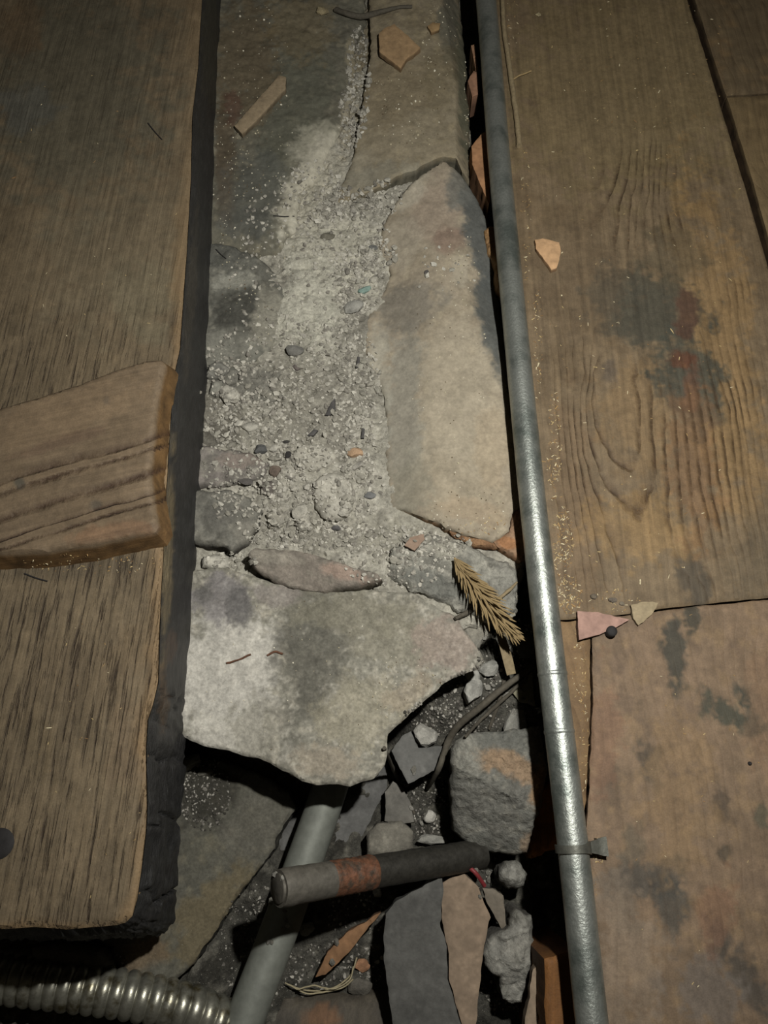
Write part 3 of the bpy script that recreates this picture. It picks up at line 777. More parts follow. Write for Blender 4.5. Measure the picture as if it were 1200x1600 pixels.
# char cracking on the lower half of the face, gentle wear above
pxv = proj(V)
tang = np.gradient(Tt[:, :2], axis=0); nn = np.stack([-tang[:, 1], tang[:, 0]], 1); nn /= np.linalg.norm(nn, axis=1)[:, None]
if nn[100, 0] < 0: nn = -nn
nnr = np.tile(nn, (R + 1, 1))
low = smooth(1030, 1150, pxv[:, 1])
dsp = 0.0012 * fbm(V, 30, 3, 120) + 0.0007 * fbm(V * np.array([3, .6, 3]), 90, 3, 121)
blk = fbm(V * np.array([1, 1, 1.0]), 55, 3, 122)
dsp += low * (0.003 * blk - 0.004 * np.exp(-(np.mod(V[:, 1] * 21 + .25 * noise(V, 60, 123), 1.0) - .5) ** 2 / 0.0014) + 0.0015 * fbm(V * np.array([4, .5, 1]), 160, 2, 124))
dsp = (dsp + 0.0022) * smooth(0, .10, tt)
V[:, :2] += nnr * dsp[:, None]
for k in range(R):
    for i in range(nS - 1):
        a = k * nS + i
        Fc.append([a, a + 1, a + nS + 1, a + nS])
beam = empty('timber_beam', (-0.3, 0.2, BZ))
tag(beam, 'thick old timber beam along the left with a black charred side', 'beam')
pxv = proj(V)
ch = mesh_obj('charred_side', V, [f[::-1] for f in Fc], None or stone_mat('charred_wood', rough=0.55, var=(0.6, 1.4), fine=160, bumps=((60, 0.003), (300, 0.0012)), stretch=((3, 0.6, 1.5), 0), spec=0.55),
              beam, char0(V, pxv, np.zeros(len(V))), None, True, 45)
ch['label'] = 'black charred side face of the beam'
# body: top surface and the unseen far sides
outer = proj(np.array([[Tt[-1, 0] - .12, Tt[-1, 1], TZ], [Tt[-1, 0] - .12, Tt[0, 1] + .05, TZ]]))
body_poly = np.concatenate([top_px[::2], outer[:1], [[-700, -200]]], 0)
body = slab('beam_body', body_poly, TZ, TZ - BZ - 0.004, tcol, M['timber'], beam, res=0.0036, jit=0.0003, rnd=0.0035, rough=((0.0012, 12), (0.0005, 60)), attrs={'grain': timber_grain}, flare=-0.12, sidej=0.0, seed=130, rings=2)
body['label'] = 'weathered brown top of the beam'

# short offcut lying on the beam
def ring_o(x, y, P):
    s = (y + 0.30 * x)
    return np.interp(s + 5 * fbm(P, 18, 3, 140), [560, 735, 758, 765, 772, 790, 812, 830, 845, 850, 857, 870, 900], [0.0, 0.4, 0.88, 1.1, 1.88, 2.1, 2.88, 3.1, 3.88, 4.2, 4.88, 5.2, 5.6])
off = slab('wood_offcut', [(-90, 668), (0, 637), (60, 620), (120, 600), (180, 577), (228, 562), (250, 561), (257, 568), (250, 600), (243, 640), (239, 690), (234, 740), (240, 790), (247, 822), (242, 830), (200, 839), (150, 850), (60, 863), (-90, 868)],
     TZ + 0.021, 0.0195, paint((105, 90, 71), blobs=[(166, 626, 7, 8, 0, (70, 66, 60), .9), (30, 755, 9, 9, 0, (66, 64, 56), .8), (150, 790, 9, 9, 0, (76, 70, 60), .7), (100, 650, 130, 40, -18, (114, 96, 74), .5), (180, 830, 80, 16, -8, (112, 86, 64), .6), (100, 690, 90, 10, -18, (90, 72, 58), .5)],
     mottle=((30, (90, 76, 58), .5, -.2, .6),), side=(108, 82, 50), seed=141), M['offcut'], None, res=0.0028, jit=0.0006, rnd=0.003, rough=((0.0008, 20),), flare=0.32,
     attrs={'ring': ring_o, 'grain': lambda x, y, P: np.clip(smooth(700, 745, y + .3 * x), 0.0, 1)}, seed=142, sidej=0.0008)
tag(off, 'short board end with raised grain lying across the beam top', 'board')

# =================================================================== LOOSE STONES AND SLATES IN THE CAVITY
def loose(name, poly, z, thick, col, mat, label, cat, **kw):
    return tag(slab(name, poly, z, thick, col, M[mat], None, **kw), label, cat)
# big flat slab
def zE(x, y, P):
    return -0.00003 * np.maximum(0, y - 1050) + 0.0015 * np.sin(x / 60.0)
loose('stone_slab', [(262, 896), (318, 889), (338, 884), (372, 894), (408, 902), (450, 914), (505, 924), (560, 920), (600, 926), (642, 925), (682, 946), (714, 965), (736, 992), (750, 1016), (757, 1032), (748, 1044), (718, 1056), (690, 1075), (652, 1104), (622, 1130), (607, 1146), (604, 1172),
    (600, 1194), (582, 1214), (546, 1227), (510, 1229), (470, 1221), (446, 1204), (422, 1190), (380, 1182), (340, 1172), (306, 1160), (284, 1152), (262, 1146)], WZ - 0.010, 0.026,
    paint((122, 119, 108), blobs=[(350, 1060, 95, 130, 8, (176, 172, 162), .85), (350, 1150, 90, 40, 12, (170, 166, 155), .7), (345, 935, 50, 40, 0, (108, 104, 104), .75), (375, 950, 24, 30, 0, (76, 74, 72), .7), (320, 925, 16, 16, 0, (84, 82, 78), .7), (490, 1020, 62, 130, 6, (82, 80, 72), .8), (560, 960, 110, 40, 4, (112, 108, 94), .7), (620, 1010, 80, 40, 10, (114, 110, 96), .6),
        (690, 1010, 50, 50, 30, (136, 122, 112), .6), (560, 1110, 80, 60, -30, (140, 134, 116), .6), (510, 1190, 50, 30, 0, (142, 132, 116), .6), (400, 1140, 40, 60, 0, (126, 122, 110), .6), (640, 1080, 60, 20, -35, (142, 130, 112), .5), (430, 930, 40, 20, 0, (124, 116, 112), .5)],
        mottle=((45, (110, 106, 96), .6, -.1, .6), (140, (160, 154, 139), .55, .0, .6), (320, (178, 173, 160), .5, .1, .7), (260, (88, 85, 76), .5, .2, .8)), side=(112, 108, 96), seed=201, warp=.4), 'slab', 'large flat pale grey slab with a pointed right end, just below the wedge stone', 'stone slab',
    rough=((0.0022, 18), (0.0010, 80), (0.0005, 240)), rnd=0.003, jit=0.0022, jsc=45, zf=zE, sidej=0.003, seed=202, flare=-0.25, res=0.0019)
# slab under the beam end
loose('stone_slab', [(130, 1180), (300, 1180), (345, 1188), (378, 1200), (420, 1216), (446, 1236), (463, 1263), (441, 1290), (426, 1326), (396, 1366), (366, 1406), (341, 1450), (312, 1490), (286, 1520), (258, 1546), (222, 1532), (186, 1516), (164, 1494), (172, 1482), (150, 1470), (120, 1400)], -0.108, 0.028,
    paint((86, 84, 75), blobs=[(330, 1430, 50, 110, 35, (102, 92, 70), .75), (220, 1490, 50, 26, -10, (106, 90, 70), .7), (320, 1240, 60, 60, 0, (48, 46, 40), .85), (400, 1290, 50, 60, 30, (92, 89, 80), .6), (260, 1525, 40, 24, 0, (96, 94, 84), .6)],
    mottle=((40, (80, 78, 68), .6, -.1, .6), (120, (120, 114, 96), .4, .1, .8)), side=(70, 68, 60), seed=205), 'slab', 'long dull flat slab lying under the end of the beam', 'stone slab',
    rough=((0.002, 20), (0.0008, 90)), rnd=0.004, jit=0.0018, seed=206, g=(0.0, -0.10))
# block
def zY(x, y, P):
    br = 1195 + 0.55 * (x - 706)
    d = np.maximum(0, y - br)
    return -0.00034 * d - 0.00020 * np.maximum(0, 728 - x) - 0.0012 * np.abs(fbm(P * np.array([.5, 1, 1]), 130, 3, 213)) * (d > 0) * 2
loose('stone_block', [(706, 1168), (712, 1156), (726, 1148), (780, 1141), (844, 1134), (849, 1158), (855, 1184), (855, 1220), (846, 1258), (838, 1296), (831, 1335), (818, 1340), (780, 1339), (744, 1337), (734, 1318), (714, 1304), (710, 1262), (706, 1218)], -0.052, 0.085,
    paint((104, 103, 96), blobs=[(806, 1200, 72, 22, 20, (144, 121, 96), .85), (846, 1225, 18, 50, 10, (144, 116, 86), .8), (790, 1155, 60, 14, -4, (96, 96, 90), .7), (760, 1270, 60, 50, 0, (104, 102, 95), .5), (826, 1320, 14, 20, 0, (138, 116, 92), .6), (730, 1180, 24, 40, 0, (134, 132, 122), .6)],
    mottle=((60, (92, 90, 84), .6, -.1, .6), (160, (142, 138, 126), .5, .1, .7)), side=(88, 84, 76), seed=210), 'rough', 'blocky grey stone with an orange shoulder beside the conduit', 'stone block',
    rough=((0.003, 40), (0.0022, 110)), rnd=0.006, jit=0.0015, zf=zY, seed=211, res=0.0016, flare=-0.05)
# slates
def slate(poly, z, thick, c, label, mat='slate', cat='slate', g=(0, 0), name='slate_piece', rough=0.0008, **kw):
    kw.setdefault('rnd', 0.0012)
    return loose(name, poly, z, thick, paint(c, mottle=((40, tuple(q * .82 for q in c), .6, -.1, .6), (160, tuple(min(255, q * 1.2) for q in c), .4, .2, .8)), side=tuple(q * .8 for q in c), seed=len(SURF) + 300), mat, label, cat,
                 rough=((rough, 40), (rough * .5, 140)), jit=0.001, g=g, seed=len(SURF) + 301, rings=2, **kw)
slate([(436, 1307), (464, 1267), (500, 1246), (556, 1238), (590, 1192), (606, 1192), (604, 1232), (585, 1268), (570, 1300), (540, 1343), (500, 1372), (445, 1364), (437, 1340)], -0.148, 0.012, (92, 91, 88), 'broad grey slate under the upper end of the grey pipe', g=(0, 0.12))
slate([(611, 1173), (628, 1150), (642, 1142), (654, 1168), (700, 1166), (697, 1195), (638, 1224)], -0.098, 0.009, (92, 91, 87), 'dark pointed slate between big slab and block', g=(-.1, -.2))
slate([(602, 1238), (614, 1220), (630, 1232), (644, 1262), (646, 1284), (622, 1288), (602, 1282)], -0.125, 0.010, (98, 95, 88), 'small grey slate below the pointed slate')
slate([(572, 1304), (590, 1286), (626, 1283), (645, 1300), (646, 1326), (620, 1338), (574, 1338)], -0.118, 0.014, (110, 106, 96), 'rounded grey stone just above the iron bar', 'stone', 'stone', name='stone', rough=0.002, rnd=0.005)
slate([(599, 1462), (603, 1428), (620, 1407), (660, 1387), (690, 1367), (692, 1388), (688, 1442), (698, 1480), (700, 1530), (714, 1576), (734, 1650), (628, 1650), (612, 1590), (601, 1512)], -0.082, 0.013, (80, 79, 75), 'long dark slate standing below the iron bar', g=(0.05, 0.10), sharp=40)
slate([(693, 1380), (708, 1370), (724, 1363), (748, 1387), (766, 1434), (757, 1478), (752, 1518), (744, 1600), (742, 1650), (730, 1630), (702, 1530), (700, 1478), (690, 1440)], -0.088, 0.012, (124, 108, 91), 'long tan tile piece beside the dark slate', 'tile', 'tile piece', name='tile_piece')
slate([(493, 1527), (512, 1487), (545, 1455), (595, 1426), (580, 1443), (545, 1488), (508, 1522)], -0.112, 0.010, (132, 100, 72), 'thin orange tile sliver under the iron bar', 'tile', 'tile piece', name='tile_piece', g=(.2, .2))
slate([(753, 1387), (770, 1388), (787, 1399), (791, 1446), (784, 1451), (765, 1419)], -0.105, 0.008, (104, 96, 84), 'small dull slate flake behind the lump of mortar')
slate([(818, 1650), (822, 1590), (833, 1515), (850, 1500), (852, 1600), (853, 1650)], -0.062, 0.010, (132, 116, 98), 'tan tile edge at the bottom next to the orange wood', 'tile', 'tile piece', name='tile_piece')
slate([(800, 1080), (832, 1050), (836, 1102), (812, 1096)], -0.078, 0.008, (120, 116, 96), 'flat greenish-grey chip beside the conduit shadow')
slate([(50, 1482), (100, 1480), (150, 1490), (166, 1510), (168, 1528), (120, 1530), (50, 1516)], -0.078, 0.05, (96, 92, 84), 'dark grey stone just above the flexible conduit', 'stone', 'stone', name='stone', rough=0.003, rnd=0.005)
slate([(-40, 1492), (20, 1494), (48, 1496), (46, 1512), (0, 1520), (-40, 1520)], -0.076, 0.05, (160, 156, 146), 'pale stone at the left edge above the flexible conduit', 'stone', 'stone', name='stone', rough=0.003, rnd=0.005)
# lumps
def zdome(cx, cy, rx, ry, h):
    return lambda x, y, P: h * (1 - np.clip(((x - cx) / rx) ** 2 + ((y - cy) / ry) ** 2, 0, 1.5))
loose('mortar_lump', [(754, 1490), (761, 1468), (780, 1456), (796, 1447), (800, 1430), (806, 1421), (832, 1430), (836, 1470), (839, 1502), (828, 1515), (829, 1538), (817, 1569), (802, 1572), (787, 1562), (780, 1528), (760, 1510)], -0.092, 0.04,
    paint((128, 126, 118), blobs=[(815, 1475, 22, 30, 0, (136, 133, 124), .7)], mottle=((70, (98, 96, 88), .7, -.1, .5), (180, (158, 154, 144), .5, .1, .7)), side=(96, 93, 86), seed=230), 'rough', 'lumpy grey mortar chunk at the bottom right of the cavity', 'mortar lump',
    rough=((0.006, 45), (0.0025, 130)), rnd=0.007, zf=zdome(800, 1490, 50, 80, 0.008), seed=231, res=0.0016, jit=0.002)
loose('mortar_lump', [(779, 1362), (790, 1348), (806, 1345), (818, 1354), (827, 1368), (820, 1386), (797, 1391), (782, 1378)], -0.100, 0.03,
    paint((132, 130, 122), mottle=((90, (100, 98, 90), .7, -.1, .5),), side=(96, 93, 86), seed=233), 'rough', 'round grey mortar lump below the block', 'mortar lump', rough=((0.005, 60), (0.002, 150)), rnd=0.007, seed=234, res=0.0016, jit=0.002, zf=zdome(803, 1367, 26, 24, .006))

loose('stone', [(704, 984), (716, 966), (732, 956), (752, 958), (766, 974), (769, 992), (754, 1004), (748, 1022), (740, 1034), (728, 1016), (712, 1002)], -0.037, 0.045,
    paint((118, 115, 106), blobs=[(746, 986, 26, 20, 0, (142, 137, 124), .6)], mottle=((70, (94, 92, 85), .6, -.1, .5),), side=(84, 80, 72), seed=236), 'rough', 'grey flat-faced stone between slab tip and seed head', 'stone', rough=((0.003, 50), (0.0012, 150)), rnd=0.004, seed=237, res=0.0018, jit=0.0015)
# rock builder: angular lump from a jittered hull
def rock_mesh(seed, sub=2, flat=0.6, amp=0.28):
    r = np.random.default_rng(seed)
    import bmesh
    bm = bmesh.new()
    bmesh.ops.create_icosphere(bm, subdivisions=sub, radius=1)
    V = np.array([v.co[:] for v in bm.verts]); Fs = [[v.index for v in f.verts] for f in bm.faces]
    bm.free()
    V = V * (1 + amp * fbm(V + seed * 3.7, 0.9, 2, seed))[:, None]
    for _ in range(7):                      # cut facets
        n = r.normal(size=3); n /= np.linalg.norm(n); d = r.uniform(0.62, 0.88)
        k = V @ n; V = V - n * np.maximum(0, k - d)[:, None]
    V *= np.array([r.uniform(.85, 1.2), r.uniform(.7, 1.0), flat])
    return V, Fs
ROCKS = {}
def rock_data(var, sub, c):
    key = (var, sub, tuple(c))
    if key not in ROCKS:
        V, Fs = rock_mesh(900 + var, sub)
        me = bpy.data.meshes.new('rock'); me.from_pydata(V.tolist(), [], Fs)
        me.polygons.foreach_set('use_smooth', np.ones(len(Fs), bool)); me.set_sharp_from_angle(angle=math.radians(28))
        C = paint(c, mottle=((1.6, tuple(q * .78 for q in c), .7, -.1, .6),), seed=var)(V, np.zeros((len(V), 2)), np.zeros(len(V)))
        ca = me.color_attributes.new('Col', 'FLOAT_COLOR', 'POINT')
        ca.data.foreach_set('color', np.concatenate([C, np.ones((len(V), 1))], 1).astype(np.float32).ravel())
        me.materials.append(M['rock'])
        ROCKS[key] = me
    return ROCKS[key]
M['rock'] = stone_mat('loose_stone', bumps=((3.0, 0.0011), (9.0, 0.0004)), fine=9, var=(0.72, 1.25))
def rock(name, x, y, wpx, c, label, cat, group=None, var=0, sub=3, rot=0, squash=(1, 1, 1), sink=0.25):
    p, n = hit(x, y)
    s = wpx * 0.5 * pxsize(p.z, y)
    o = bpy.data.objects.new(name, rock_data(var, sub, c))
    o.rotation_euler = (0, 0, math.radians(rot)); o.scale = (s * squash[0], s * squash[1], s * squash[2])
    o.location = (p.x, p.y, p.z + s * 0.6 * squash[2] * (1 - sink) * .8)
    link(o); tag(o, label, cat, group)
    return o
# pale stones in the cavity
for (x, y, w, c, lb, v, rt, sq) in [
    (666, 1150, 46, (160, 157, 148), 'white angular stone on the dark pointed slate', 1, 10, (1, .85, 1)),
    (738, 1082, 44, (150, 148, 140), 'upright pale stone near the tip of the big slab', 2, 70, (1.1, .8, 1.1)),
    (762, 1046, 34, (146, 144, 136), 'pale stone above the crossing sticks', 3, 20, (1, .8, 1)),
    (738, 1056, 30, (150, 148, 140), 'small pale stone tucked by the slab tip', 9, 100, (1, .8, 1)),
    (672, 1276, 24, (178, 174, 164), 'small white stone in the grit left of the block', 5, 0, (1, 1, 1)),
    (670, 1312, 46, (140, 138, 130), 'pale stone resting just above the iron bar', 6, 0, (1, .5, .9)),
    (764, 1352, 22, (150, 148, 140), 'small pale stone under the block edge', 7, 0, (1, 1, 1)),
    (774, 1384, 26, (136, 134, 126), 'grey stone beside the round mortar lump', 8, 0, (1, .8, 1)),
    (300, 1190, 36, (140, 138, 128), 'pale stone on the slab under the big slab corner', 10, 30, (1, .8, .7)),
    (322, 1205, 22, (112, 108, 98), 'dull small stone on the slab near the beam side', 11, 0, (1, .9, .7)),
    (806, 1130, 60, (128, 126, 118), 'broad gritty stone above the block', 12, 80, (1.1, .8, .7)),
    (822, 1010, 40, (92, 92, 88), 'dark stone in the shade left of the conduit', 13, 0, (.9, 1.2, .8)),
    (478, 1450, 34, (130, 128, 120), 'pale stone in the shadow of the iron bar', 14, 0, (1, .8, .8)),
    (590, 1395, 20, (170, 166, 156), 'tiny white stone under the iron bar', 15, 0, (1, .8, .8)),
    (602, 1586, 26, (160, 156, 146), 'white chip at the bottom left of the long slate', 3, 40, (.8, 1, .8)),
    (575, 1592, 26, (150, 132, 84), 'yellowish chip at the bottom edge', 5, 10, (1, .7, .8)),
    (565, 1508, 30, (150, 112, 84), 'orange-brown stone chip right of the root fibres', 2, 10, (1, .8, .6)),
    (560, 1540, 44, (92, 88, 80), 'dark stone beneath the root fibres', 7, 10, (1, .8, .6))]:
    rock('loose_stone', x, y, w, c, lb, 'stone', None, v, 3, rt, sq)

# =================================================================== METAL
def along(pts, k=60): return spline(np.array([unproj([(x, y)], z)[0] for x, y, z in pts]), k)
# main conduit
cpath = along([(741, -200, .0125), (763, 40, .0125), (781, 260, .0125), (806, 520, .0125), (834, 800, .0125), (864, 1060, .0125), (896, 1330, .0125), (925, 1600, .0125), (935, 1690, .0125)], 120)
cond = empty('metal_conduit', cpath[60] * np.array([1, 1, 0])); tag(cond, 'straight galvanised steel conduit running the full height beside the boards', 'conduit')
R_C = 0.0119
tube('pipe', cpath, R_C, M['galv'], cond, seg=40, surf=True, wob=0.00015)
# dent rings where it was bent
for (yy, k) in ((1048, 0), (1142, 1)):
    i = np.argmin(np.abs(proj(cpath)[:, 1] - yy))
    a = cpath[i]; d = cpath[i + 1] - cpath[i - 1]; d /= np.linalg.norm(d)
    pth = np.array([a - d * .0025, a - d * .001, a + d * .001, a + d * .0025])
    tube('dent_ring', pth, np.array([R_C - .0004, R_C + .0005, R_C + .0005, R_C - .0004]), M['galv'], cond, seg=40)
# strap: band over the pipe and a nailed tab
i = np.argmin(np.abs(proj(cpath)[:, 1] - 1322))
a = cpath[i]; d = cpath[i + 1] - cpath[i - 1]; d /= np.linalg.norm(d)
if d[1] > 0: d = -d
sx = np.cross(d, [0, 0, 1.0]); sx /= np.linalg.norm(sx)
if sx[0] < 0: sx = -sx
strap = empty('conduit_strap', a + sx * .02 + np.array([0, 0, -a[2]])); tag(strap, 'bent steel strap clip holding the conduit to the board', 'strap')
def band(prof, w0, th):
    V = []; Fc = []
    n = len(prof)
    for k, (u, h, w) in enumerate(prof):
        du, dh = np.array(prof[min(k + 1, n - 1)][:2]) - np.array(prof[max(k - 1, 0)][:2])
        L = math.hypot(du, dh); nu, nh = -dh / L, du / L
        for sgn, tt_ in ((-1, 0), (1, 0), (1, th), (-1, th)):
            V.append(a + sx * (u + nu * tt_) + np.array([0, 0, h - a[2] + nh * tt_]) + d * sgn * w / 2)
    for k in range(n - 1):
        for q in range(4):
            r = (q + 1) % 4
            Fc.append([k * 4 + q, k * 4 + r, (k + 1) * 4 + r, (k + 1) * 4 + q])
    Fc.append([0, 3, 2, 1]); Fc.append([(n - 1) * 4 + q for q in range(4)])
    return np.array(V), Fc
Rb = R_C + .0003
prof = [(Rb * math.cos(t), .0125 + Rb * math.sin(t), .0058 + .004 * max(0, math.cos(t)) ** 3) for t in np.linspace(math.radians(200), math.radians(12), 26)]
prof += [(Rb + .0006, .0110, .0075), (Rb + .003, .0100, .0088), (Rb + .007, .0085, .0105), (Rb + .011, .0078, .0130), (Rb + .0155, .0076, .0145)]
V, Fc = band(prof, 0, .0016)
mesh_obj('band', V, Fc, M['strap'], strap)
V, Fc = band([(Rb + .0085, .0004, .012), (Rb + .0088, .0068, .012), (Rb + .0150, .0070, .013), (Rb + .0162, .0004, .013)], 0, .0006)
mesh_obj('spike_head', V, Fc, M['strap'], strap)['label'] = 'squared head driven into the board'
# black iron bar
ip = along([(436, 1388, .012), (520, 1373, -.018), (620, 1356, -.052), (700, 1343, -.080), (728, 1338, -.090), (752, 1334, -.098)], 60)
dirv = (ip[-1] - ip[0]) / np.linalg.norm(ip[-1] - ip[0])
bar = empty('iron_bar', ip[30] - np.array([0, 0, .014])); tag(bar, 'black iron bar with a rusty band sticking out from under the block', 'iron bar')
Rr = 0.0128
nb = len(ip)
fr = np.linspace(0, 1, nb)
tube('shaft', ip[14:], Rr, M['iron'], bar, seg=28, surf=True, wob=0.0005)
rp = ip[13:20]
tube('rust_band', np.array([ip[11] + (ip[19] - ip[11]) * t for t in np.linspace(0, 1, 17)]), Rr + 0.0003 + 0.0007 * np.abs(np.sin(np.linspace(0, 6 * math.pi, 17))), M['rust'], bar, seg=28, wob=0.0003)
M['collar'] = plain_mat('grey_iron', (92, 88, 80), 0.6, 0.35, (0.75, 1.25), 200, 0.0004)
collar = tube('collar', np.array([ip[0] + (ip[12] - ip[0]) * t for t in np.linspace(0, 1, 12)]), np.array([Rr * 1.04, Rr * 1.09, Rr * 1.09] + [Rr * 1.06] * 8 + [Rr * 1.0]), M['collar'], bar, seg=32, surf=True, wob=0.0003)
ax = -dirv
tube('end_rim', np.array([ip[0] + ax * t for t in (-.0010, .0012, .0016)]), np.array([Rr * .84, Rr * .84, Rr * .78]), M['collar'], collar, seg=28)
# grey pipe beneath
gp = along([(523, 1208, -.118), (505, 1262, -.116), (470, 1360, -.112), (430, 1470, -.106), (395, 1560, -.100), (362, 1650, -.096)], 60)
tag(tube('grey_pipe', gp, 0.0168, M['grey_pipe'], None, seg=36, surf=True), 'dusty grey steel pipe slanting down from under the big slab', 'pipe')
# flexible corrugated conduit
fp = along([(-60, 1524, -.080), (0, 1530, -.080), (90, 1540, -.080), (170, 1550, -.081), (240, 1562, -.084), (300, 1578, -.090), (350, 1598, -.100)], 460)
L = np.concatenate([[0], np.cumsum(np.linalg.norm(np.diff(fp, axis=0), axis=1))])
ph = (L / 0.0106) % 1.0
prad = 0.0158 + 0.0032 * np.abs(np.sin(math.pi * ph)) ** 0.55
V, Fc = tube_mesh(fp, prad, 32)
tg = np.gradient(fp, axis=0); tg /= np.linalg.norm(tg, axis=1)[:, None]
V = V.reshape(len(fp), 32, 3)
for s_ in range(32):
    V[:, s_] += tg * (0.0022 * math.sin(2 * math.pi * s_ / 32))
o = mesh_obj('flexible_conduit', V.reshape(-1, 3), Fc, M['flex'], None, None, None, True, None, origin=(fp[:, 0].mean(), fp[:, 1].mean(), fp[:, 2].min() - .019))
tag(o, 'ribbed flexible steel conduit in the bottom left corner', 'conduit')
# dark log at the bottom
lp = along([(388, 1606, -.150), (470, 1596, -.150), (560, 1592, -.150), (622, 1596, -.150)], 40)
V, Fc = tube_mesh(lp, 0.024 + 0.0015 * np.sin(np.linspace(0, 9, 40)), 24)
V = V + 0.002 * np.stack([fbm(V * np.array([.3, 1, 1]), 120, 3, 400 + q_) for q_ in range(3)], 1)
lc = paint((78, 72, 62), blobs=[(500, 1590, 34, 22, 0, (120, 86, 58), .7)], mottle=((40, (58, 54, 48), .6, -.1, .5),), seed=401)
o = mesh_obj('timber_log', V, Fc, M['orange_wood'], None, lc(V, proj(V), np.zeros(len(V))), None, True, 40, origin=(lp[:, 0].mean(), lp[:, 1].mean(), V[:, 2].min()))
tag(o, 'dark old timber log at the bottom edge of the cavity', 'log')
# orange timber under the boards
tag(slab('wood_block', [(852, 1500), (872, 1493), (888, 1488), (902, 1484), (918, 1660), (852, 1660)], -0.026, 0.12, paint((106, 70, 34), mottle=((40, (84, 56, 28), .6, -.1, .6),), side=(96, 62, 30), seed=410), M['orange_wood'], None, rough=((0.0006, 40),), seed=411, res=0.003),
    'orange-brown timber block below the conduit at the bottom', 'wood block')
tag(slab('wood_block', [(838, 1236), (866, 1226), (905, 1224), (905, 1330), (870, 1326), (830, 1342)], -0.10, 0.08, paint((176, 116, 54), mottle=((60, (110, 72, 34), .7, -.1, .6),), side=(150, 92, 38), seed=412), M['orange_wood'], None, rough=((0.002, 60),), seed=413, res=0.003, jit=.003),
    'orange splintered wood deep behind the stone block', 'wood block')

# =================================================================== SHARDS, STICKS AND SMALL THINGS
shard('tile_shard', [(592, 52), (600, 44), (616, 37), (640, 58), (657, 74), (645, 84), (636, 90), (626, 106), (608, 92), (593, 80)], 0.006, (150, 124, 92), 'angular tan tile shard near the top of the wall head', 'tile shard')
shard('tile_shard', [(668, 40), (676, 34), (688, 36), (686, 46), (674, 50)], 0.004, (150, 124, 88), 'tiny tan chip right of the angular tan shard', 'tile shard')
shard('slate_strip', [(366, 196), (378, 209), (400, 188), (446, 138), (447, 120), (436, 117), (412, 144)], 0.006, (140, 124, 100), 'long narrow slate strip lying on the upper left stone', 'slate strip', None, 'slate')
shard('tile_shard', [(836, 374), (848, 372), (874, 378), (877, 392), (870, 418), (862, 421), (850, 404), (838, 388)], 0.005, (176, 142, 106), 'beige tile shard on the boards right of the conduit', 'tile shard')
shard('tile_shard', [(902, 954), (930, 956), (984, 968), (960, 982), (928, 994), (905, 1000)], 0.006, (148, 119, 107), 'pink triangular tile shard at the board joint', 'tile shard')
shard('slate_shard', [(986, 945), (1004, 940), (1030, 941), (1018, 960), (998, 977), (990, 966)], 0.004, (138, 124, 98), 'greyish triangular shard right of the pink shard', 'slate shard', None, 'slate')
shard('tile_shard', [(632, 852), (640, 840), (662, 834), (664, 842), (648, 860)], 0.004, (134, 114, 98), 'small brownish-pink shard in the rubble above the seed head', 'tile shard')
# upright tile pieces jammed in the gap left of the conduit
def jam(poly, z, c, label):
    return tag(slab('tile_piece', poly, z, 0.03, paint(c, mottle=((90, tuple(q * .85 for q in c), .6, -.1, .6),), side=tuple(q * .8 for q in c), seed=len(SURF)), M['tile'], None, 0.002, 0.0006, rnd=0.001, rough=((0.0004, 80),), rings=2, seed=len(SURF)), label, 'tile piece')
jam([(737, 228), (752, 208), (762, 202), (764, 250), (766, 310), (764, 318), (752, 290), (738, 256)], -0.012, (150, 112, 80), 'orange-brown tile piece jammed in the gap beside the conduit')
jam([(731, 126), (740, 110), (746, 112), (748, 146), (738, 150)], -0.014, (138, 104, 82), 'small reddish tile piece jammed near the top of the gap')
jam([(736, 70), (742, 68), (747, 108), (744, 112)], -0.016, (140, 108, 84), 'thin reddish sliver at the top of the gap')
sp = slab('wood_splinter', [(757, 358), (766, 352), (776, 354), (779, 380), (782, 420), (784, 452), (778, 446), (772, 410), (762, 390)], -0.014, 0.02, paint((150, 118, 80), mottle=((60, (110, 82, 54), .7, -.1, .6),), seed=450), M['orange_wood'], None, 0.002, 0.0012, rough=((0.002, 90),), seed=451, rings=2)
tag(sp, 'brown splinter of wood jammed against the conduit beside the tan stone', 'wood splinter')

def lay(name, pts, r, mat, label, cat, k=40, lift=0.0, zmode='hit', seed=0, group=None, seg=10, wob=0.0004, parent=None):
    """stick lying on what is under it; pts (x, y[, extra height])"""
    W = []
    for p in pts:
        h = hit(p[0], p[1])[0]
        z = h.z + (p[2] if len(p) > 2 else 0) + (r if np.isscalar(r) else max(r)) + lift
        W.append(unproj([(p[0], p[1])], z)[0])
    P = spline(np.array(W), k)
    rr = r if np.isscalar(r) else np.interp(np.linspace(0, 1, k), np.linspace(0, 1, len(r)), r)
    o = tube(name, P, rr, M[mat], parent, seg, wob=wob, seed=seed)
    if parent is None: tag(o, label, cat, group)
    return o
lay('stick', [(784, -30), (787, 40), (794, 90), (801, 140), (808, 190), (811, 228)], [.0026, .0028, .0030, .0030], 'stick', 'long pale stick lying on the boards along the conduit', 'stick', seed=1, seg=12, k=60)
lay('twig', [(798, 126), (812, 118), (830, 111)], .0010, 'straw', 'short straw twig crossing the long pale stick', 'twig', 16, .003)
lay('twig', [(524, 15), (545, 22, .002), (566, 26, .004), (596, 18), (620, 12), (644, 10)], [.003, .0036, .0034, .0022, .0018], 'darkstick', 'curved dark twig at the very top of the wall head', 'twig', seed=3, k=40)
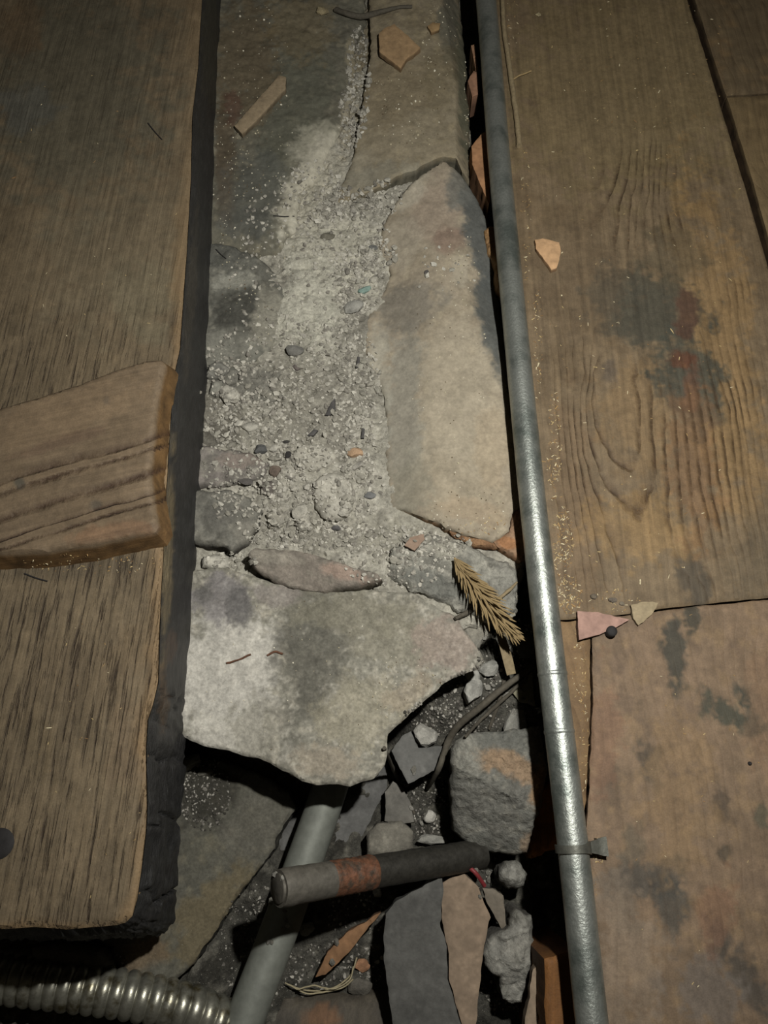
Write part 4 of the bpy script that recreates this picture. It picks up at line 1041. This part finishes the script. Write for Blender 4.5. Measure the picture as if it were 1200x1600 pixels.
lay('stick', [(832, 1042, .012), (790, 1072, .016), (750, 1105, .016), (716, 1134, .014), (700, 1160, .01), (686, 1200, .006), (668, 1232, .002)], [.0022, .0030, .0034, .0034, .0032, .0026, .0018], 'darkstick', 'long dark root crossing above the stone block', 'stick', seed=5, k=60, seg=12)
lay('stick', [(826, 1056, .006), (790, 1090, .008), (752, 1124, .008), (728, 1150, .006)], [.0012, .0018, .0018, .0012], 'darkstick', 'thinner dark root running beside the long root', 'stick', seed=6, k=40)
lay('stick', [(788, 1062, .002), (778, 1100, .001), (764, 1140, 0)], [.0016, .0022, .0014], 'darkstick', 'short root forking down from the crossing roots', 'stick', seed=7)
lay('stick', [(600, 1168, .004), (622, 1218, .003), (648, 1272, .002)], [.0016, .0018, .0014], 'darkstick', 'thin straight root right of the big slab edge', 'stick', seed=8)
lay('wood_sliver', [(711, 966, .002), (728, 958, .002), (748, 948, .002)], [.0016, .0024, .0018], 'darkstick', 'brown wood sliver left of the seed head', 'wood sliver', seed=9)
lay('wood_sliver', [(778, 936, .003), (796, 922, .003), (808, 910, .003)], [.0014, .0018, .001], 'stick', 'pale wood sliver right of the seed head', 'wood sliver', seed=10)
# flat straw blade hanging below the seed head
b0 = unproj([(780, 985)], -.058)[0]; b1 = unproj([(799, 1054)], -.062)[0]
wv = np.cross(b1 - b0, [0, 0, 1.0]); wv /= np.linalg.norm(wv)
if wv[0] < 0: wv = -wv
V = []; Fc = []
for k in range(13):
    t = k / 12; c = b0 + (b1 - b0) * t + np.array([0, 0, .003 * math.sin(3 * t)]); w = .0036 + .0010 * math.sin(2.4 * t)
    V += [c - wv * w, c + np.array([0, 0, .0012]), c + wv * w, c - np.array([0, 0, .0012])]
for k in range(12):
    for q in range(4):
        r = (q + 1) % 4; Fc.append([k * 4 + q, k * 4 + r, (k + 1) * 4 + r, (k + 1) * 4 + q])
Fc += [[3, 2, 1, 0], [48, 49, 50, 51]]
tag(mesh_obj('dry_straw', np.array(V), Fc, M['stick'], None, origin=tuple(b0)), 'flat pale straw blade below the seed head', 'straw')
# dried seed head
e0 = unproj([(710, 872)], -.012)[0]; e1 = unproj([(735, 908)], -.008)[0]; e2 = unproj([(765, 948)], -.010)[0]; e3 = unproj([(800, 988)], -.022)[0]
ep = spline(np.array([e0, e1, e2, e3]), 40)
ear = empty('seed_head', ep[20] - np.array([0, 0, .008])); tag(ear, 'dried golden seed head lying on the rubble', 'seed head')
tube('stem', ep, np.linspace(.0012, .0006, 40), M['straw'], ear, 8)
import bmesh
bm = bmesh.new(); bmesh.ops.create_cone(bm, cap_ends=True, segments=6, radius1=.35, radius2=.02, depth=2.0)
bmesh.ops.subdivide_edges(bm, edges=[e for e in bm.edges if abs(e.verts[0].co.z - e.verts[1].co.z) > 1], cuts=2)
for v in bm.verts:
    t = (v.co.z + 1) / 2
    f = (0.35 + 2.4 * t * (1 - t)) ; v.co.x *= f * 1.3 / max(.2, (1 - t) + .15); v.co.y *= f * .9 / max(.2, (1 - t) + .15); v.co.z = t
    v.co.y += .12 * t * t
sm = bpy.data.meshes.new('spikelet'); bm.to_mesh(sm); bm.free()
sm.polygons.foreach_set('use_smooth', np.ones(len(sm.polygons), bool)); sm.materials.append(M['straw'])
for k in range(120):
    t = k / 120
    i = min(38, int(t * 37) + 1)
    d_ = Vector(ep[i + 1] - ep[i - 1]).normalized()
    th = k * 2.399
    a_ = d_.cross(Vector((0, 0, 1))).normalized(); b_ = a_.cross(d_)
    side_ = a_ * math.cos(th) + b_ * abs(math.sin(th)) * .8
    spd = (0.30 + 0.42 * math.sin(math.pi * min(1, t + .12)))
    q_ = (d_ + side_ * spd + Vector(RNG.normal(0, .06, 3))).normalized().to_track_quat('Z', 'Y')
    o = bpy.data.objects.new('spikelet', sm)
    ln = 0.016 + 0.007 * math.sin(math.pi * t) + RNG.uniform(-.002, .003)
    o.scale = (.0034, .0034, ln)
    o.rotation_euler = q_.to_euler(); link(o, ear); o.location = Vector(ep[i]) - ear.location + side_ * .0008
# red wire end, fibres
tag(tube('red_wire', along([(724, 1350, -.088), (742, 1363, -.082), (757, 1384, -.090)], 16), .0019, M['red'], None, 10), 'short red wire end poking out below the block', 'wire')
for k, (pts, lb) in enumerate([([(445, 1536), (470, 1546), (500, 1548), (528, 1540), (548, 1522), (558, 1496)], 'longest pale root fibre curling beside the orange tile sliver'), ([(455, 1540), (478, 1552), (505, 1550), (534, 1544), (552, 1530)], 'lower pale root fibre curling above the log'),
                              ([(466, 1546), (490, 1540), (520, 1545), (545, 1532), (552, 1510)], 'middle pale root fibre curling above the log')]):
    lay('root_fibre', [(x, y, .006 + .003 * k) for x, y in pts], .0007, 'fibre', lb, 'root fibre', 40, seed=20 + k, seg=6)
# nails, and a disc in place of a bolt hole
def stud(name, x, y, wpx, label, lift=0.0):
    p = on(x, y, lift); r = wpx * .5 * pxsize(p[2], y)
    V, Fc = tube_mesh(np.array([p + np.array([0, 0, h]) for h in (-.002 - lift, .0008, .0016, .0022)]), np.array([r * .9, r, r * .88, r * .45]), 20)
    return tag(mesh_obj(name, V, Fc, M['nail'], None, origin=tuple(p)), label, 'nail')
stud('nail_head', 952, 989, 17, 'round dark nail head beside the pink shard', 0.0075)
stud('bolt_hole_disc', 0, 1318, 46, 'large dark disc standing in for a bolt hole in the beam at the left edge')  # proud disc; the hole's darkness is only its colour
stud('nail_head', 1171, 1193, 6, 'tiny nail head in the worn board')
for (x0, y0, x1, y1, lb) in [(231, 192, 253, 218, 'thin dark needle lying on the upper beam top'), (38, 896, 74, 908, 'thin dark needle on the lower beam top'), (427, 337, 460, 338, 'dark needle on the pale mortar near the upper left stone'), (337, 389, 353, 404, 'dark needle beside the beam on the blotched stone')]:
    lay('needle', [(x0, y0), ((x0 + x1) / 2, (y0 + y1) / 2 + 1), (x1, y1)], .0006, 'nail', lb, 'needle', 10, seg=6, wob=0)
for k, (pts, lb) in enumerate([([(354, 1036), (370, 1032), (392, 1022)], 'reddish straw bit on the big slab, left one'), ([(418, 1024), (430, 1018), (442, 1022)], 'reddish straw bit on the big slab, right one')]):
    lay('straw_bit', pts, .0009, 'rust', lb, 'straw', 10, seg=6)
# pebbles one can name
for (x, y, w, c, lb, v, rt, sq) in [
    (462, 549, 32, (112, 110, 104), 'rounded dark grey pebble in the middle of the mortar', 20, 0, (1, .7, .9)),
    (568, 455, 20, (128, 150, 140), 'pale turquoise pebble beside the tan stone', 21, 30, (1, .7, .9)),
    (554, 482, 34, (142, 140, 132), 'grey pebble below the turquoise one', 22, 30, (1, .8, .9)),
    (555, 709, 24, (168, 140, 112), 'orange-tinted pebble in the gravel', 23, 0, (1, .9, .9)),
    (407, 703, 24, (90, 90, 88), 'dark grey pebble, left of two pale pebbles', 24, 0, (1, .9, .9)),
    (428, 702, 20, (172, 168, 156), 'pale pebble right of the dark grey pebble', 25, 0, (1, .8, .9)),
    (430, 718, 24, (150, 146, 134), 'greyish pebble just below the pale pebble', 26, 0, (1, .6, .8)),
    (450, 711, 13, (52, 50, 48), 'small black pebble beside the pale set stone', 27, 60, (1, .8, .9)),
    (448, 691, 12, (66, 64, 60), 'small black pebble above the other black one', 28, 0, (1, .7, .8)),
    (385, 753, 26, (92, 88, 84), 'flat dark pebble above the lower left stone', 29, 0, (1, .6, .6)),
    (430, 737, 26, (104, 92, 82), 'brownish pebble left of the pale set stones', 30, 0, (1, .9, .7)),
    (390, 668, 22, (166, 162, 150), 'pale pebble near the beam above the pinkish stone', 31, 0, (1, .8, .8)),
    (578, 775, 20, (120, 120, 118), 'grey-blue pebble at the lower left corner of the tan stone', 32, 0, (1, .8, .8)),
    (526, 826, 14, (100, 98, 96), 'small dark pebble above the wedge stone', 33, 0, (1, .9, .9)),
    (464, 575, 16, (112, 104, 98), 'reddish-grey pebble under the dark rounded pebble', 34, 0, (1, .9, .9)),
    (512, 370, 26, (110, 106, 94), 'dull flat pebble in the upper mortar', 35, 0, (1, .6, .5)),
    (583, 388, 14, (108, 108, 104), 'small blue-grey pebble left of the tan stone top', 36, 0, (1, .9, .7)),
    (667, 426, 12, (92, 88, 84), 'small dark pebble on the tan stone', 37, 0, (1, .9, .7)),
    (503, 20, 22, (140, 128, 100), 'tan pebble under the curved twig', 38, 0, (1, .8, .8)),
    (560, 728, 20, (150, 146, 136), 'pale pebble under the orange-tinted one', 39, 40, (1, .8, .8)),
    (470, 800, 30, (158, 154, 142), 'pale lump left of the lower set stone', 40, 20, (1, .9, .7)),
    (800, 1068, 14, (180, 176, 166), 'white pebble among the roots', 41, 0, (1, 1, .9)),
    (804, 1008, 12, (170, 166, 158), 'white round pebble right of the straw blade', 42, 0, (1, 1, .9)),
    (956, 938, 14, (120, 110, 98), 'grey pebble on the board above the pink shard', 43, 0, (1, .9, .9)),
    (971, 943, 9, (128, 118, 102), 'tiny pebble right of the grey one on the board', 44, 0, (1, .9, .9)),
    (928, 932, 12, (108, 98, 84), 'dull pebble on the board near the conduit', 45, 0, (.8, 1, .9)),
    (840, 24, 10, (156, 144, 112), 'pale crumb on the boards near the top', 46, 0, (1, .8, .8))]:
    rock('pebble', x, y, w, c, lb, 'pebble', None, v, 2, rt, sq, 0.35)
# dark flakes
for poly, lb in [([(508, 648), (518, 628), (523, 622), (524, 640), (516, 648)], 'dark pointed flake standing in the gravel'), ([(480, 680), (490, 670), (497, 672), (490, 680)], 'small dark flake lying in the gravel'), ([(564, 684), (566, 668), (570, 670), (569, 684)], 'thin dark upright flake above the orange-tinted pebble'), ([(556, 574), (559, 556), (562, 558), (560, 574)], 'thin dark flake left of the tan stone')]:
    shard('slate_flake', poly, 0.003, (70, 68, 66), lb, 'slate flake', None, 'slate', res=0.0016, jit=0.0003)
# pebble-sized crumbs of mortar, all alike
def scatter(blobs, n, rng):
    w = np.array([b[4] for b in blobs], float); w /= w.sum()
    out = []
    for b in rng.choice(len(blobs), n, p=w):
        cx, cy, rx, ry, _ = blobs[b]
        a = rng.uniform(0, 2 * math.pi); r = math.sqrt(rng.uniform(0, 1))
        out.append((cx + rx * r * math.cos(a), cy + ry * r * math.sin(a)))
    return out
grav = [(500, 610, 90, 60, 10), (470, 660, 130, 60, 10), (560, 600, 36, 80, 9), (560, 720, 30, 80, 8), (440, 780, 110, 60, 12), (480, 835, 100, 24, 10), (540, 320, 50, 26, 7), (600, 310, 30, 30, 3), (560, 440, 40, 50, 9), (545, 510, 16, 60, 6),
        (560, 130, 18, 90, 8), (545, 190, 16, 60, 4), (610, 850, 60, 30, 5), (350, 600, 40, 50, 4), (380, 660, 60, 40, 6), (590, 400, 30, 30, 5), (690, 850, 50, 16, 3), (360, 875, 40, 14, 3), (690, 420, 60, 40, 1)]
r1 = np.random.default_rng(5)
for (x, y) in scatter(grav, 285, r1):
    w = float(r1.choice([9, 11, 13, 15, 18], p=[.34, .28, .2, .12, .06]))
    rock('mortar_crumb', x, y, w, [(166, 162, 149), (146, 142, 130)][int(r1.integers(2))], 'pebble-sized pale mortar crumb among the gravel on the wall head', 'crumb', 'mortar crumbs on the wall head', int(r1.integers(0, 6)), 1, float(r1.uniform(0, 360)), (1, float(r1.uniform(.65, 1)), .9), 0.3)
r2 = np.random.default_rng(6)
for (x, y) in scatter([(790, 1010, 40, 40, 5), (770, 1090, 50, 40, 5), (660, 1240, 30, 50, 6), (700, 1100, 30, 20, 3), (740, 1380, 40, 30, 3), (540, 1500, 60, 40, 4), (420, 1420, 40, 60, 3), (800, 1100, 30, 40, 3)], 60, r2):
    rock('rubble_crumb', x, y, float(r2.choice([9, 11, 14])), [(140, 137, 128), (112, 109, 100)][int(r2.integers(2))], 'small grey rubble crumb on the soil of the cavity', 'crumb', 'rubble crumbs in the cavity', int(r2.integers(0, 6)), 1, float(r2.uniform(0, 360)), (1, float(r2.uniform(.65, 1)), .9), 0.3)

# fine grit and sawdust: too small and too many to count
def grit(name, spots, size, cols, mat, label, cat, rng, flat=0.7, sub=1, chip=False, only=None):
    Vb = [rock_mesh(700 + k, 1 if sub else 0, flat) for k in range(5)]
    if not sub:
        t = (1 + 5 ** .5) / 2
        iv = np.array([(-1, t, 0), (1, t, 0), (-1, -t, 0), (1, -t, 0), (0, -1, t), (0, 1, t), (0, -1, -t), (0, 1, -t), (t, 0, -1), (t, 0, 1), (-t, 0, -1), (-t, 0, 1)]) / 1.9
        jf = [[0, 11, 5], [0, 5, 1], [0, 1, 7], [0, 7, 10], [0, 10, 11], [1, 5, 9], [5, 11, 4], [11, 10, 2], [10, 7, 6], [7, 1, 8], [3, 9, 4], [3, 4, 2], [3, 2, 6], [3, 6, 8], [3, 8, 9], [4, 9, 5], [2, 4, 11], [6, 2, 10], [8, 6, 7], [9, 8, 1]]
        Vb = [((iv * (1 + .3 * rng.normal(size=(12, 1)))) * np.array([1, .8, flat]), jf) for _ in range(6)]
    Vs = []; Fs = []; Cs = []; o = 0
    for (x, y) in spots:
        p, n = hit(x, y)
        if p.z < -.2 or (only and HITN[0] not in only): continue
        s = rng.uniform(*size) ** 1.0 * .5 * pxsize(p.z, y)
        if rng.random() < .10: s *= 1.5
        V, Fc = Vb[int(rng.integers(len(Vb)))]
        a = rng.uniform(0, 2 * math.pi); R3 = np.array([[math.cos(a), -math.sin(a), 0], [math.sin(a), math.cos(a), 0], [0, 0, 1]])
        W = V * s
        if chip: W = W * np.array([rng.uniform(1.0, 2.6), .6, .4])
        W = W @ R3.T + np.array(p) + np.array([0, 0, s * flat * .35])
        Vs.append(W); Fs += [[q + o for q in f] for f in Fc]; o += len(V)
        c = lin(cols[int(rng.integers(len(cols)))]) * rng.uniform(.85, 1.12)
        Cs.append(np.tile(c, (len(V), 1)))
    V = np.concatenate(Vs)
    ob = mesh_obj(name, V, Fs, M[mat], None, np.clip(np.concatenate(Cs), 0, 1), None, False, None, smoothf=False)
    tag(ob, label, cat, None, 'stuff')
M['grit'] = stone_mat('grit', bumps=((600, 0.0003),), fine=600)
r3 = np.random.default_rng(8)
grit('mortar_grit', scatter(grav + [(470, 420, 110, 160, 14), (450, 560, 130, 60, 14), (400, 700, 90, 100, 16), (500, 760, 100, 90, 16), (620, 870, 90, 50, 10), (540, 370, 70, 60, 10), (490, 300, 50, 50, 6)], 5200, r3), (2.2, 7.0), [(174, 170, 158), (166, 162, 150), (156, 152, 141), (146, 142, 131), (120, 116, 107)], 'grit', 'fine pale mortar grit strewn over the wall head', 'grit', r3, sub=0, only=('wall_centre', 'stone'))
grit('wall_dust', scatter([(400, 160, 60, 160, 6), (640, 150, 60, 90, 5), (690, 60, 30, 60, 3), (400, 400, 60, 160, 5), (720, 420, 40, 60, 2), (700, 560, 60, 200, 3), (730, 800, 60, 40, 3), (500, 1060, 200, 130, 3), (640, 1080, 60, 60, 4), (360, 260, 30, 120, 4), (735, 150, 10, 110, 5)], 1100, r3), (1.2, 2.7), [(180, 172, 146), (150, 142, 120), (206, 200, 180), (96, 84, 66)], 'grit', 'tiny pale specks of dust on the flat stones', 'dust', r3, sub=0, only=('wall_centre', 'stone', 'stone_slab'))
grit('cavity_grit', scatter([(790, 1010, 46, 60, 8), (760, 1100, 80, 60, 10), (660, 1240, 40, 80, 10), (740, 1370, 60, 40, 6), (520, 1520, 90, 50, 8), (400, 1480, 60, 100, 8), (320, 1240, 40, 60, 8), (690, 1120, 60, 30, 6), (560, 1420, 60, 40, 4), (100, 1500, 100, 20, 3), (790, 1540, 40, 50, 3)], 3600, r3), (1.8, 5.0), [(130, 126, 117), (108, 104, 97), (84, 80, 74), (60, 58, 52), (70, 67, 61), (160, 156, 146)], 'grit', 'dark and pale grit strewn over the cavity floor', 'grit', r3, sub=0, only=('ground', 'stone_slab'))
saw = [(800, 40, 10, 70, 3), (822, 330, 8, 120, 5), (840, 540, 8, 90, 6), (866, 700, 12, 90, 10), (880, 850, 16, 60, 18), (890, 930, 20, 30, 14), (905, 1040, 12, 60, 6), (912, 1150, 8, 90, 5), (935, 1330, 10, 20, 5), (928, 1420, 4, 60, 3), (960, 940, 40, 20, 4),
       (1000, 500, 180, 420, 12), (1000, 100, 160, 110, 5), (1080, 1250, 110, 300, 3), (150, 880, 120, 16, 8), (140, 1180, 100, 240, 3), (150, 300, 140, 260, 2), (690, 1060, 50, 20, 3), (750, 820, 40, 20, 3)]
grit('sawdust', scatter(saw, 1300, r3), (1.4, 3.0), [(168, 148, 106), (190, 178, 146), (140, 114, 76), (120, 94, 64)], 'grit', 'yellowish sawdust and chips strewn over boards and beam', 'sawdust', r3, sub=0, chip=True, only=('plank', 'beam_body', 'stone', 'wall_centre', 'wood_offcut'))
